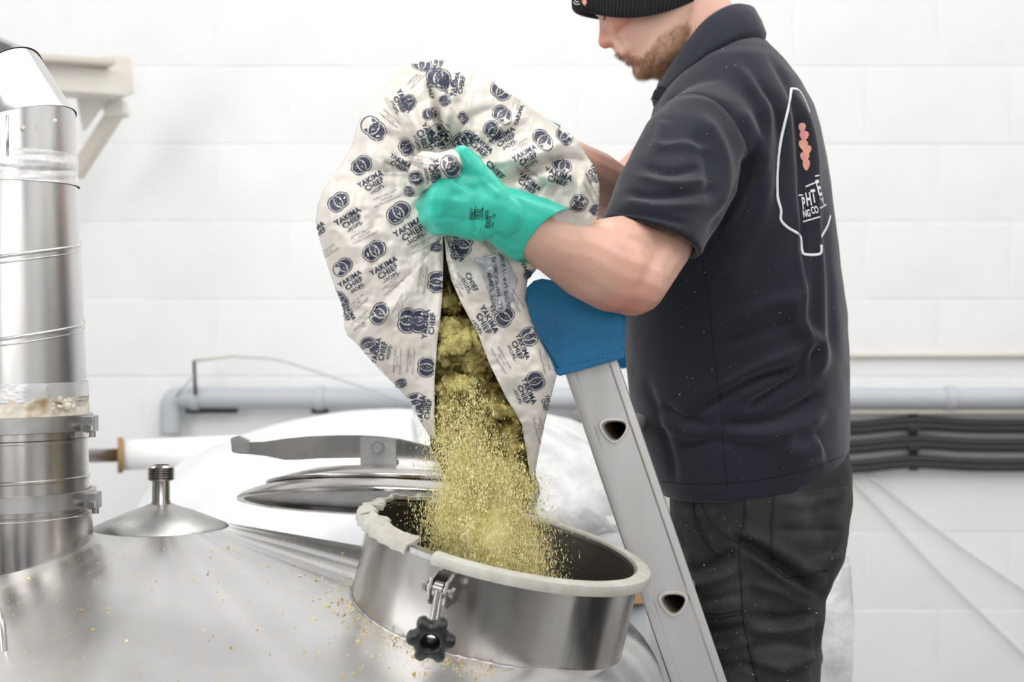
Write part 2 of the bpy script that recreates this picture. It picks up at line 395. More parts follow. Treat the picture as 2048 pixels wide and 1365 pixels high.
# long grey drain pipe with a downturned end
V = spline([at(341, 870, .05), at(341, 815, .05), at(352, 797, .05), at(380, 796, .05), at(520, 797, .05)], 8)
V = np.vstack([V, np.linspace(at(560, 797, .05), at(2150, 797, .05), 12)])
root = empty('drain_pipe', at(341, 797, .05), 'long grey plastic drain pipe with a downturned left end along the white wall', 'pipe')
build('pipe_run', *tube(V, .034, 20), M['pvc'], root)
for x in (390, 640, 1160, 1900):
    build('pipe_collar', *tube([at(x - 9, 797, .05), at(x + 9, 797, .05)], .039, 20), M['pvc'], root, angle=40)
    build('wall_clip', *box(at(x, 822, .025), .05, .05, .016, .003), M['cable' if x in (390, 640) else 'beige'], root)
# short dark rail under the left end of the pipe
tag(build('dark_rail', *box((at(425, 822, .03)), .16, .045, .014, .004), M['cable'], loc=at(425, 822, .03)), 'short dark rail under the left end of the grey drain pipe', 'rail')
tag(build('cable_conduit', *tube(np.linspace(at(1560, 712, .012), at(2160, 711, .012), 4), .0085, 12), M['beige'], loc=at(1600, 712, .01)), 'thin beige conduit along the wall above the grey pipe', 'conduit')
tag(build('wall_trunking', *box(at(1900, 823, .03), 1.1, .05, .014, .003), M['beige'], loc=at(1900, 823, .03)), 'narrow beige trunking strip just above the black cables', 'trunking')
for i, (y, lab) in enumerate(((848, 'topmost of three sagging black cables on the wall behind the man'), (886, 'middle one of three sagging black cables on the wall'), (925, 'lowest of three sagging black cables on the wall'))):
    p = [at(1080, y + 6, .04), at(1300, y + 9, .04), at(1560, y + 6, .04), at(1700, y + 8, .04), at(1825, y - 2, .045), at(1950, y + 4, .04), at(2160, y + 4, .04)]
    q = spline(p, 6)
    V = join([tube(q + np.array((0, .0, dz)), .0135, 10) for dz in (.008, -.010)])
    tag(build('black_cable', *V, M['cable'], loc=p[4]), lab, 'cable', 'black cables clipped to the wall')
t = empty('cable_hanger', at(1825, 880, .03), 'dark vertical strap hanger holding the three black cables', 'hanger')
build('hanger_strap', *box(at(1827, 880, .028), .028, .012, .2, .002), M['cable'], t)
for y in (858, 896): build('hanger_clip', *box(at(1827, y, .05), .036, .03, .014, .002), M['cable'], t)
for a, b, lab in (((1705, 960), (2070, 1330), 'thin pale tube in place of a shadow line slanting down the wall at lower right, the lower of two'), ((1730, 945), (2070, 1195), 'thin pale tube in place of a shadow line slanting down the wall at lower right, the upper of two')):
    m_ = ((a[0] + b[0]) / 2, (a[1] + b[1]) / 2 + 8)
    tag(build('shadow_line_tube', *tube(spline([at(*a, .015), at(*m_, .015), at(*b, .015)], 8), .0045, 8), M['room'], loc=at(*a, .015)), lab, 'cable', 'slanting shadow lines')  # faint shadow lines on the wall modelled as thin tubes
# small frame and sagging wire over the pipe
root = empty('wall_bracket', at(388, 750, .1), 'small dark wire bracket standing above the grey pipe end', 'bracket')
build('bracket_post', *tube([at(391, 790, .09), at(388, 722, .1)], .0055, 8), M['cable'], root)
build('bracket_arm', *tube([at(386, 722, .1), at(462, 713, .1)], .005, 8), M['beige'], root)
build('bracket_stay', *tube([at(388, 752, .1), at(352, 792, .09)], .003, 8), M['pvc'], root)
tag(build('sagging_wire', *tube(spline([at(462, 713, .1), at(560, 722, .1), at(680, 760, .1), at(840, 812, .1)], 8), .003, 6), M['pvc'], loc=at(462, 713, .1)), 'pale thin wire drooping from the bracket towards the bag', 'wire')
# left wall beam with diagonal strut
root = empty('wall_beam', at(150, 160, .3), 'cream steel beam end with diagonal strut at upper left', 'beam')
def seg_box(a, b, h, d, bev=.006):
    a = np.asarray(a); b = np.asarray(b); x = unit(b - a); y = np.array((0, 1., 0)); y = unit(y - x * x.dot(y)); z = np.cross(x, y)
    return box((a + b) / 2, np.linalg.norm(b - a), d, h, bev, rot=np.stack([x, y, z], 1))
build('beam_web', *seg_box(P(-60, 150, 4.0) * 8 - P(243, 172, 4.3) * 7, P(243, 172, 4.3), .078, .1), M['cream'], root, angle=40)
build('beam_flange', *seg_box(P(-60, 118, 3.98) * 8 - P(208, 134, 4.25) * 7, P(208, 134, 4.25), .02, .16), M['beige'], root, angle=40)
build('end_plate', *seg_box(P(196, 155, 4.3), P(246, 158, 4.36), .115, .12), M['cream'], root, angle=40)
build('strut', *seg_box(P(232, 225, 4.36), P(150, 352, 4.4), .04, .06), M['beige'], root, angle=40)
build('strut_shoe', *seg_box(P(212, 225, 4.36), P(252, 215, 4.36), .05, .07), M['cream'], root, angle=40)
build('gusset', *prism([P(150, 182, 4.25), P(222, 186, 4.3), P(165, 262, 4.3)], np.zeros(3), np.array((0, .02, 0)), .002), M['cream'], root, angle=40)
# white lagged pipe with steel stub
root = empty('lagged_pipe', P(240, 910, 3.98), 'white lagged pipe with a steel stub and rusty flange beside the duct', 'pipe')
build('lagging', *tube(np.linspace(P(246, 911, 3.98), P(246, 911, 3.98) + (.78, .17, .02), 6), .043, 24), M['whitepipe'], root)
build('pipe_stub', *tube([P(246, 911, 3.98) - (2.9, .667, 0), P(246, 911, 3.98)], .019, 16), M['clamp'], root)
build('flange', *tube([P(246, 911, 3.98) - (.014, .004, 0), P(246, 911, 3.98)], .05, 24), M['brown'], root, angle=40)
# second tank behind
tc2 = P(815, 820, 3.85); R2 = .72
root = empty('background_tank', (tc2[0], 3.85, 0), 'blurred white film-covered domed tank behind the steel one', 'tank')
pr = [(R2 * math.sin(t), -.30 + .30 * math.cos(t)) for t in np.linspace(.02, PI / 2, 22)] + [(R2, -.6), (R2, -2.3)]
V, f = lathe(pr, 72, tc2); V = np.array(V); V[:, 2] += .006 * vn(V * 7) * (V[:, 2] > tc2[2] - .4)
build('tank_dome', V, f, M['bgsteel'], root)
V, f = lathe([(R2 * .30 * 1.0, -.004), (R2 * .62, -.052), (R2 * .80, -.112), (R2 * .93, -.185), (R2 * 1.0, -.29)], 30, tc2 + np.array((0, 0, .02)), a0=-1.45, a1=.25)
V = np.array(V); N = fbm(V * 11, 3); V[:, 2] += .014 * N; V[:, 1] += .012 * fbm(V * 13, 2, 5)
build('cling_film', *solidify(V, f, .003), M['film'], root, kind=None)
for a in (.6, 2.2, 3.8, 5.3):
    c = np.array((tc2[0] + .6 * math.cos(a), 3.85 + .6 * math.sin(a), 0)); build('leg', *tube([c, c + (0, 0, .62)], .04, 12), M['clamp'], root)
# wrapped pallet behind the man
root = empty('wrapped_pallet', P(1560, 1365, 3.5) * (1, 1, 0), 'film-wrapped pallet load half hidden behind the man at lower right', 'pallet')
xr = P(1684, 1200, 3.5)[0]; zt = P(1684, 1085, 3.5)[2]
V, f = box((xr - .17, 3.5, (zt + .15) / 2), .34, .3, zt - .15, .04); 
o = temp(V, f); m_ = o.modifiers.new('s', 'SUBSURF'); m_.levels = 4; m_.render_levels = 4; m_.subdivision_type = 'SIMPLE'; V, f = evaluated(o)
V = V + vnormals(V, f) * (.012 * fbm(V * (9, 9, 4), 3))[:, None]
build('wrapped_load', V, f, M['film'], root)
build('pallet_deck', *box((xr - .17, 3.5, .1), .4, .36, .1, .01), M['beige'], root)
tag(build('orange_cap', *lathe([(0.001, .03), (.03, .028), (.045, .018), (.05, 0), (.05, -.03)], 28, P(1256, 1172, 3.0)), M['orange'], loc=P(1256, 1172, 3.0) - (0, 0, .03)), 'blurred orange cap behind the ladder and hatch', 'cap')
V, f = tube([(P(1256, 1172, 3.0)[0], 3.0, 0.0), P(1256, 1172, 3.0) - (0, 0, .031)], .04, 20); 
tag(build('standpipe', V, f, M['pvc'], loc=(V[0][0], 3.0, 0)), 'grey standpipe carrying the orange cap', 'pipe')

# ================================================================== STEEL TANK
TA = P(322, 1008, 2.2)          # foot of the threaded nozzle, tank axis
RT = .778; S = .235
def cone_z(r): return TA[2] - .036 - (np.maximum(r, .1) - .1) * S - np.clip(r - .62, 0, 1) ** 2 * 1.1
troot = empty('brewing_tank', (TA[0], TA[1], 0), 'large brushed stainless steel tank with a shallow cone top and open hatch', 'tank')
prof = [(r, cone_z(r) - TA[2]) for r in np.linspace(.1, .66, 24)]
rk = .075; c0 = RT - rk; z0 = cone_z(.66) - TA[2]
zc = z0 - .012
prof += [(.66 + (RT - .66) * math.sin(t), (z0 - .125) + .125 * math.cos(t)) for t in np.linspace(.12, PI / 2, 14)]
prof += [(RT, z0 - .3), (RT, .35 - TA[2]), (RT - .05, .3 - TA[2]), (.2, .22 - TA[2]), (.02, .2 - TA[2])]
prof = [(.02, -.012), (.06, -.024)] + prof
shell = lathe(prof, 160, TA, cap=True)
# hatch frame
az = math.radians(-19.5); hr = .54
nrm = unit((S * math.cos(az), S * math.sin(az), 1.0))
hb = np.array((TA[0] + hr * math.cos(az), TA[1] + hr * math.sin(az), float(cone_z(np.array(hr)))))
hu = unit(np.array((1, 0, 0)) - nrm * nrm[0]); hv = np.cross(nrm, hu)
NH = .112; HR = .196
cut = tube([hb - nrm * .12, hb + nrm * .1], HR - .005, 96)
shell = boolean(shell, cut)
build('shell', *shell, M['steel'], troot, angle=35)
V, f = lathe([(.001, .0), (.018, 0), (.026, -.004), (.05, -.012), (.1, -.033), (.104, -.038), (.1, -.041)], 96, TA)
build('nozzle_cone', V, f, M['clamp'], troot, angle=30)
a = np.linspace(0, 2 * PI, 160, endpoint=False); 
V, f = tube([], .1, 6) if False else (None, None)
def ring(c, R, r, u, v, n=160, m=8, wob=0., a0=0., a1=2 * PI):
    full = abs(a1 - a0) > 6.28; a = np.linspace(a0, a1, n, endpoint=not full); n_ = np.cross(u, v); b = np.arange(m) / m * 2 * PI
    secs = []
    for i, t in enumerate(a):
        rr = r * (1 + wob * math.sin(t * 160) + wob * .6 * math.sin(t * 61)); d = u * math.cos(t) + v * math.sin(t)
        secs.append(c + d * (R + rr * np.cos(b)[:, None]) + n_ * rr * np.sin(b)[:, None])
    if full: secs.append(secs[0])
    return loft(secs, not full)
EX, EY, EZ = np.eye(3)
build('weld_bead', *ring(TA - (0, 0, .0385), .1015, .0022, EX, EY, 240, 6, .25), M['clamp'], troot)
# nozzle
nz = [(.0165, -.004), (.0135, .006), (.0135, .034), (.0135, .036), (.019, .0365)]
h = .039
for k in range(5): nz += [(.0215, h), (.0185, h + .0016), (.0215, h + .0032)]; h += .0036
nz += [(.0195, h + .001), (.016, h + .003), (.0125, h + .003), (.0125, h - .03)]
build('threaded_nozzle', *lathe(nz, 40, TA), M['neck'], troot, angle=25)
# hatch neck
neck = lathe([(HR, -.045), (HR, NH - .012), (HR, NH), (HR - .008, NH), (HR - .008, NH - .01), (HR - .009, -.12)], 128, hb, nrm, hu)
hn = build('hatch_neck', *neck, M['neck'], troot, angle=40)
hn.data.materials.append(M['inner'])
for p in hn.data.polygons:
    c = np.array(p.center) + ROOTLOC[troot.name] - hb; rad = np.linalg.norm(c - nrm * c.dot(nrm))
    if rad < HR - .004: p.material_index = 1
# weld along the neck foot: follow the cone surface
pts = []
for t in np.linspace(0, 2 * PI, 181):
    d = hu * math.cos(t) + hv * math.sin(t); p = hb + d * (HR + .001)
    r = np.hypot(p[0] - TA[0], p[1] - TA[1]); p = p.copy(); 
    for _ in range(3):
        r = np.hypot(p[0] - TA[0], p[1] - TA[1]); p = p + nrm * (cone_z(np.array(r)) - p[2]) / nrm[2]
    pts.append(p)
WP = np.array(pts)
build('neck_weld', *tube(WP, [.0028 + .0008 * math.sin(i * 1.9) for i in range(len(WP))], 6, False), M['clamp'], troot)
rc = hb + nrm * NH
build('hatch_rim', *lathe([(HR - .009, -.004), (HR - .009, .001), (HR + .012, .001), (HR + .012, -.006), (HR, -.006)], 128, rc, nrm, hu), M['clamp'], troot, angle=40)
# gasket
def gring(a0, a1, n, jag=0., flap=0., seed=0):
    a = np.radians(np.linspace(a0, a1, n)); secs = []
    rs = np.random.default_rng(seed)
    j = np.repeat(rs.uniform(-1, 1, n // 3 + 2), 3)[:n] * jag
    for i, t in enumerate(a):
        d = hu * math.cos(t) + hv * math.sin(t)
        e = min(1, min(i, n - 1 - i) / 2 + .35) if jag else 1
        ri = HR - .0055 - (flap + j[i]) * e; ro = HR + .0145 + (jag * .25 * math.sin(i * 1.3)); lift = (.004 + abs(j[i]) * .5) if jag else 0
        q = [(ro, -.0105), (ro + .0015, -.004), (ro - .001, .003), (HR + .004, .0062), (ri + .003, .0058 + lift), (ri, .004 + lift), (ri, .001 + lift * .7), (HR, .0022), (HR + .0125, .0012), (HR + .0125, -.0105)]
        secs.append(np.array([rc + d * r + nrm * z for r, z in q]))
    return loft(secs, True)
build('gasket', *gring(-117, 112, 120), M['gasket'], troot, angle=40, label='intact grey rubber gasket round most of the rim')
for k, (a0, a1, n, jg, fl) in enumerate(((-166, -128, 26, .0105, .006), (-190, -169, 14, .008, .006), (-232, -198, 20, .008, .005))):
    build('gasket_piece', *gring(a0, a1, n, jg, fl, k + 3), M['gasket'], troot, angle=35, label='torn piece of grey gasket with jagged edge')
# clamp bolt and star knob
th = math.radians(-110)
dd = hu * math.cos(th) + hv * math.sin(th); ts = np.cross(nrm, dd)
pv = rc + dd * (HR + .028) - nrm * .034
kc = P(862, 1279, 1.72)
kb = build('clamp_bolt', *join([tube([pv, pv * .25 + kc * .75, kc], .0062, 14), lathe([(.0052, -.006), (.0105, -.006), (.0105, .006), (.0052, .006), (.0052, -.006)], 20, pv, ts)]), M['neck'], troot, angle=40, label='hinged clamp bolt')
for s in (-1, 1):
    pl = [pv + ts * s * .011 + dd * a_ + nrm * b_ for a_, b_ in ((-.03, .018), (-.008, .022), (.006, .014), (.010, -.002), (.006, -.016), (-.006, -.024), (-.03, -.02))]
    build('clevis_plate', *prism(pl, ts * -.0022, ts * .0022, .0009), M['neck'], kb, angle=40)
build('pivot_pin', *tube([pv - ts * .019, pv + ts * .019], .0048, 14), M['neck'], kb, angle=40)
build('pin_head', *tube([pv - ts * .0215, pv - ts * .017], .0078, 6), M['neck'], kb, angle=30)
build('pin_head', *tube([pv + ts * .017, pv + ts * .0215], .0078, 6), M['neck'], kb, angle=30)
kc = P(862, 1279, 1.72)
kax = unit(unit(kc - pv) * .55 + np.array((0, -1, -.1)) * .85)
kx, ky, kz = basis(kax)
A_ = np.linspace(0, 2 * PI, 144, endpoint=False); lob = .0262 + .0042 * np.tanh(1.6 * np.cos(A_ * 6 + .5) - .1)
def ks(s, h): return kc + kz * h + (np.cos(A_)[:, None] * kx + np.sin(A_)[:, None] * ky) * (lob * s)[:, None]
def kr(r, h): return kc + kz * h + (np.cos(A_)[:, None] * kx + np.sin(A_)[:, None] * ky) * r
V, f = loft([kr(.010, -.018), kr(.013, -.013), ks(.86, -.011), ks(.97, -.008), ks(1, -.003), ks(1, .005), ks(.96, .0085), ks(.86, .0105), kr(.0145, .0115), kr(.0125, .0108), kr(.0115, .009), kr(.0112, -.006)], True)
build('star_knob', V, f, M['black'], kb, angle=50)
build('bolt_end', *tube([kc - kz * .010, kc - kz * .004], .006, 14), M['cable'], kb, angle=40)  # bolt end coloured black so the knob's hole looks a shaded hollow
# ------------------------------------------------------------------ open lid behind
lc = P(776, 1003, 2.47); LR = .258
ln = unit((.0, .115, 1.0)) ; ln = unit(np.array((0.02, .055, 1.0)))
# tipped so that the near lip is a little higher than the far one
ln = unit(np.array((.02, .20, 1.0)))
lu = unit(EX - ln * ln[0])
lp = [(LR - .012, .004), (LR - .012, -.004), (LR - .006, -.007), (LR, -.006), (LR + .001, -.002), (LR - .005, .003), (LR - .022, .011), (LR - .05, .020), (LR - .058, .027), (LR - .075, .035), (LR * .55, .047), (LR * .3, .055), (.001, .058)]
lp2 = [(.001, .050), (LR * .5, .042), (LR - .075, .029), (LR - .055, .018), (LR - .03, .012), (LR - .012, .004)]
lroot = build('hatch_lid', *lathe(lp, 128, lc, ln, lu), M['neck'], troot, angle=50, label='domed hatch lid swung open')
build('lid_lining', *lathe(lp2, 128, lc, ln, lu), M['clamp'], lroot)
build('lid_bead', *ring(lc + ln * .024, LR - .05, .0035, lu, np.cross(ln, lu), 160, 8), M['neck'], lroot)
# strap arm: vertical flat bar arched over the lid
AY = 2.42
top = [(463, 876), (480, 872), (500, 885), (530, 884), (570, 878), (620, 873), (680, 871), (722, 871), (760, 873), (800, 878), (860, 892), (920, 912), (1000, 945), (1066, 985)]
bot = [(465, 905), (482, 908), (500, 909), (530, 912), (570, 920), (592, 920), (640, 917), (722, 916), (760, 917), (800, 921), (860, 937), (920, 956), (1000, 985), (1066, 1022)]
pl = [P(a_, b_, AY) for a_, b_ in top] + [P(a_, b_, AY) for a_, b_ in bot[::-1]]
build('lid_arm', *prism(pl, np.array((0, -.005, 0)), np.array((0, .005, 0)), .0012), M['neck'], lroot, angle=40)
build('hook_tip', *prism([P(*q, AY) for q in ((463, 874), (474, 878), (480, 873), (500, 882), (500, 908), (466, 905))], np.array((0, -.011, 0)), np.array((0, .011, 0)), .002), M['clamp'], lroot, angle=40)
build('bracket', *prism([P(*q, AY - .012) for q in ((721, 876), (792, 878), (793, 930), (721, 931))], np.array((0, -.003, 0)), np.array((0, .003, 0)), .001), M['clamp'], lroot, angle=40)
build('bracket', *prism([P(*q, AY + .012) for q in ((724, 876), (797, 878), (798, 930), (724, 931))], np.array((0, -.003, 0)), np.array((0, .003, 0)), .001), M['clamp'], lroot, angle=40)
bc = P(756, 896, AY - .018)
build('bolt', *join([lathe([(.001, .009), (.0055, .009), (.0055, -.002), (.011, -.002), (.011, 0.003)], 24, bc, (0, -1, 0)), tube([bc, bc + (0, -.0055, 0)], .0095, 6)]), M['clamp'], lroot, angle=30)
build('hinge_lug', *prism([P(*q, 2.36) for q in ((1058, 962), (1070, 958), (1079, 968), (1080, 985), (1072, 1010), (1066, 1060), (1048, 1060))], np.array((0, -.012, 0)), np.array((0, .075, 0)), .004), M['clamp'], lroot, angle=40)

# ------------------------------------------------------------------ exhaust duct
DY = 2.1
def dc(y): return P(40 - (1040 - y) * .014 - 8, y, DY)          # axis leans a touch
def dR(y): return (147 - (1040 - y) * .028) / F * DY
droot = empty('exhaust_duct', dc(1090), 'shiny galvanised exhaust duct rising from the tank at left with a mitred elbow', 'duct')
dax = unit(dc(300) - dc(1000))
def dring(y, extra=0.): return (dc(y), dR(y) + extra)
def dl(prof, n=96):
    c0_ = dc(prof[0][0]); a_ = np.arange(n) / n * 2 * PI; x, y, z = basis(dax)
    return loft([dc(q) + (np.cos(a_)[:, None] * x + np.sin(a_)[:, None] * y) * (dR(q) + e) for q, e in prof], False)
build('base_socket', *dl([(1140, .0), (1030, 0), (1028, .0012), (1024, .0012), (1022, 0), (985, 0)]), M['neck'], droot, angle=35)
build('base_weld', *dl([(1094, 0), (1092, .002), (1088, .002), (1086, 0)]), M['clamp'], droot) if False else None
build('mid_section', *dl([(1005, -.002), (960, -.002), (958, 0), (954, 0), (952, -.002), (884, -.002), (882, 0), (878, 0), (876, -.002), (835, -.002)]), M['neck'], droot, angle=35)
for y0_, y1_ in ((1013, 981), (862, 830)):
    V, f = dl([(y0_, -.001), (y0_, .006), (y0_ - 1, .0075), (y1_ + 1, .0075), (y1_, .006), (y1_, -.001)])
    cl = build('clamp_ring', V, f, M['clamp'], droot, angle=35)
    ym = (y0_ + y1_) / 2; c_ = dc(ym); e_ = c_ + np.array((dR(ym) + .012, -.02, 0))
    build('clamp_lug', *box(e_, .02, .026, .024, .002), M['clamp'], droot, angle=40)
    build('clamp_bolt', *join([tube([e_ + (.004, -.012, -.006), e_ + (.004, -.026, -.006)], .0062, 6), tube([e_ + (.004, 0, -.02), e_ + (.004, 0, .0)], .005, 12)]), M['neck'], droot, angle=30)
# sealant crust
V, f = dl([(q, .0015) for q in np.linspace(836, 794, 14)], 160); V = V + vnormals(V, f) * (.0035 * fbm(V * 55, 3, 2) * np.clip((V[:, 2] - V[:, 2].min()) / .02, 0.3, 1) + .001)[:, None]
build('sealant_band', V, f, M['crust'], droot)
blobs = []
for k in range(26):
    t = random.choice((random.uniform(-.75, -.35), random.uniform(-2.4, -1.9))); yy = random.uniform(796, 815)
    c_ = dc(yy) + np.array((math.cos(t), math.sin(t), 0)) * (dR(yy) + .001)
    V, f = ellipsoid(c_, *(np.random.default_rng(k).uniform(.002, .0065, 3)), n=10); blobs.append((V + .004 * fbm(V * 130, 2, k)[:, None] * unit_rows(V - c_), f))
build('sealant_lumps', *join(blobs), M['crust'], droot, kind='stuff')
V, f = dl([(q, .0022) for q in (801, 799, 790, 780, 770, 765)]); V = V + vnormals(V, f) * (.0006 * fbm(V * 50, 2, 4))[:, None]
build('tape_band', V, f, M['tape'], droot)
V, f = dl([(q, .0022) for q in np.linspace(374, 312, 26)], 200); q_ = V.copy(); a_ = np.arctan2(V[:, 1] - DY, V[:, 0]); q_ = np.stack([a_ * 3, V[:, 2] * 90 + a_ * 6, V[:, 0] * 8], 1)
V = V + vnormals(V, f) * (.0016 * fbm(q_, 3, 4))[:, None]
build('tape_band', V, f, M['tape'], droot, label='wrinkled silver foil tape')
build('duct_tube', *dl([(812, 0), (700, 0), (600, 0), (500, 0), (400, 0), (246, 0)]), M['duct'], droot)
# helical lock seams
def helix(y_front, drop_px, rise):
    # one turn of the spiral seam seen as a line rising to the right
    pts = []
    for t in np.linspace(-PI, 0.0, 48):      # front half
        x, y, z = basis(dax); yy = y_front - (t + PI / 2) / PI * rise
        pts.append(dc(yy) + (math.cos(t) * x + math.sin(t) * y) * (dR(yy) + .0006))
    for t in np.linspace(0.0, PI, 48):
        yy = y_front - rise / 2 - t / PI * (142 - rise) ; pts.append(dc(yy) + (math.cos(t) * x + math.sin(t) * y) * (dR(yy) + .0006))
    return np.array(pts)
for yf in (683, 525, 380 + 12):
    H_ = helix(yf, 0, 62)
    if yf < 400: continue
    sp = np.array([.0016, .0032])
    build('spiral_seam', *join([tube(H_, .0026, 6), tube(H_ - dax * .009, .0014, 6)]), M['duct'], droot)
# elbow gores
def ering(c, ax, ref, R, n=96):
    x, y, z = basis(ax, ref); a_ = np.arange(n) / n * 2 * PI; return c + (np.cos(a_)[:, None] * x + np.sin(a_)[:, None] * y) * R
Re = dR(250)
m1 = dc(258); ax1 = dax; ax2 = unit(dax + np.array((-.62, .12, -.04))); ax3 = unit(np.array((-1, .22, .42)))
def mitre(c, axa, axb, R, n=96):
    pn = unit(axa + axb); x, y, z = basis(axa); a_ = np.arange(n) / n * 2 * PI; ofs = (np.cos(a_)[:, None] * x + np.sin(a_)[:, None] * y) * R
    return c + ofs - (ofs @ pn / axa.dot(pn))[:, None] * axa
ax1 = unit(dax); L1 = .05
m2 = m1 + ax2 * L1; m3 = m2 + ax3 * .6
s1 = mitre(m1, ax1, ax2, Re)
def along(s, a, b, pn_next, c_next):
    # slide a section along axis b until it meets the plane through c_next with normal pn_next
    d = ((c_next - s) @ pn_next) / b.dot(pn_next); return s + d[:, None] * b
s2 = along(s1, None, ax2, unit(ax2 + ax3), m2); s3 = along(s2, None, ax3, ax3, m3)
lip = lambda s, c, e: c + (s - c) * e
build('duct_collar', *loft([ering(dc(330), ax1, (1, 0, 0), dR(330)), s1], False), M['duct'], droot)
build('elbow_gore', *loft([lip(s1, m1, 1.02), lip(s1, m1, 1.012) + ax2 * .004, s1 + ax2 * .01, s2], False), M['duct'], droot)
build('elbow_gore', *loft([lip(s2, m2, 1.02), lip(s2, m2, 1.012) + ax3 * .004, s2 + ax3 * .01, s3], False), M['duct'], droot)
a_ = np.radians(-70); x_, y_, _ = basis(dax)
for qa, qb, ya, yb in ((-1.28, -1.28, 330, 250), (-1.28, -1.28, 790, 375)):
    pa = dc(ya) + (math.cos(qa) * x_ + math.sin(qa) * y_) * (dR(ya) + .0005); pb = dc(yb) + (math.cos(qb) * x_ + math.sin(qb) * y_) * (dR(yb) + .0005)
    if yb < 300: build('lock_seam', *tube([pa, pb], .0022, 6), M['duct'], droot)
for px_, py_ in ((47, 256), (110, 242)): build('rivet', *ellipsoid(P(px_, py_, DY - Re * .93), .0035, .002, .0035, n=12), M['crust'], droot)
# curved handle at the lower left
hp = [P(-40, 1210, 1.75), P(-12, 1215, 1.75), P(2, 1245, 1.74), P(8, 1300, 1.73), P(11, 1372, 1.72)]
root = build('lifting_handle', *tube(spline(hp + [P(11, 1420, 1.73)], 8), .0048, 12), M['neck'], troot, label='bent thin steel handle')
build('handle_ferrule', *tube([P(10, 1322, 1.728), P(10.5, 1332, 1.726)], .0068, 12), M['clamp'], root, angle=40)
build('handle_foot', *ellipsoid(P(18, 1364, 1.73), .011, .011, .005, n=16), M['clamp'], root)

# ------------------------------------------------------------------ crumbs on the tank
n1, n2, n3 = 1500, 1200, 600
r_ = np.sqrt(rng.uniform(.02, .6, n1)); t_ = rng.uniform(-2.6, .3, n1)
A1 = np.stack([TA[0] + r_ * np.cos(t_), TA[1] + r_ * np.sin(t_)], 1)
k_ = rng.normal(-1.9, .9, n2); rr_ = HR + .006 + np.abs(rng.exponential(.024, n2)); q_ = hb + hu * (np.cos(k_) * rr_)[:, None] + hv * (np.sin(k_) * rr_)[:, None]
A3 = np.stack([rng.normal(.10, .07, n3), rng.normal(1.78, .07, n3)], 1)
A1 = np.vstack([A1, q_[:, :2], A3]); R_ = np.hypot(A1[:, 0] - TA[0], A1[:, 1] - TA[1])
in_h = np.hypot(A1[:, 0] - hb[0], A1[:, 1] - hb[1]) < HR + .003; keep = (R_ > .12) & (R_ < .66) & ~in_h
A1 = A1[keep]; R_ = R_[keep]; z_ = cone_z(R_)
sz = rng.choice([.0011, .0018, .0034], len(A1), p=[.66, .28, .06]) * rng.uniform(.7, 1.3, len(A1))
tag(build('hop_crumbs', *flakes(np.column_stack([A1, z_ + sz * .3]), sz), M['crumb'], loc=(TA[0], TA[1], float(TA[2])), smooth=False), 'loose pale hop crumbs scattered over the steel tank top', 'crumbs', kind='stuff')

# ================================================================== LADDER
LY = 2.165
LT = P(1187, 745, LY); LD = unit(P(1342, 1215, LY) - P(1224, 868, LY)); 
yaw = math.radians(14); LRg = unit((math.sin(yaw), math.cos(yaw), 0)); LA = unit(np.cross(LD, np.array((0, 1, 0)))); LA = LA if LA[0] > 0 else -LA
lrad = empty('ladder', LT + LD * ((LT[2]) / -LD[2]), 'aluminium ladder with blue rubber end cap leaning in front of the man', 'ladder')
LEN = LT[2] / -LD[2] - .01
h1 = (P(1224, 868, LY) - LT).dot(LD); pitch = np.linalg.norm(P(1342, 1215, LY) - P(1224, 868, LY))
rcs = [LT + LD * (h1 + pitch * k) for k in range(-0, 10) if h1 + pitch * k < LEN - .1]
W = .041; Dp = .028
def tri(c, s, y0, y1, n=30):
    # rounded triangle tube along the rung direction, point down
    pts = []
    cn = [(-1, .72), (1, .72), (0.05, -1.0)]
    for k in range(3):
        a = np.array(cn[k]); p_ = np.array(cn[k - 1]); q = np.array(cn[(k + 1) % 3]); r0 = .5
        for t in np.linspace(0, 1, 8): e1 = a + (p_ - a) * r0; e2 = a + (q - a) * r0; pts.append((1 - t) ** 2 * e1 + 2 * t * (1 - t) * a + t * t * e2)
    pts = np.array(pts); A2 = LA; B2 = np.array((0, 0, 1.))
    A3 = np.array((1., 0, 0))
    return [c + (pts[:, :1] * A3 * .0285 + pts[:, 1:] * B2 * .0245 + B2 * .002) * s + LRg * y for y in (y0, y1)], pts
def stile(base):
    secs = []
    prof = [(-W, Dp * .95), (-W, .004), (-W + .0015, .0008), (-W + .004, 0), (-W + .014, 0), (-W + .017, .0022), (W - .015, .0022), (W - .012, 0), (W - .004, 0), (W - .0015, .0008), (W, .004), (W, Dp * .95), (W - .003, Dp), (-W + .003, Dp)]
    for t in (-.10, LEN): secs.append(np.array([base + LD * t + LA * a + np.array((0, 1, 0)) * b for a, b in prof]))
    V, f = loft(secs)
    cuts = [loft(tri(c - LT + base, 1.0, -.05, .05)[0]) for c in rcs]
    return boolean((V, f), join(cuts))
b1 = LT; b2 = LT + LRg * .57
build('stile', *stile(b1), M['alu'], lrad, angle=30)
V, f = loft([np.array([b2 + LD * t + LA * a + EY * b for a, b in ((-W, 0), (W, 0), (W, Dp), (-W, Dp))]) for t in (-.1, LEN)])
build('stile', V, f, M['alu'], lrad, angle=30)
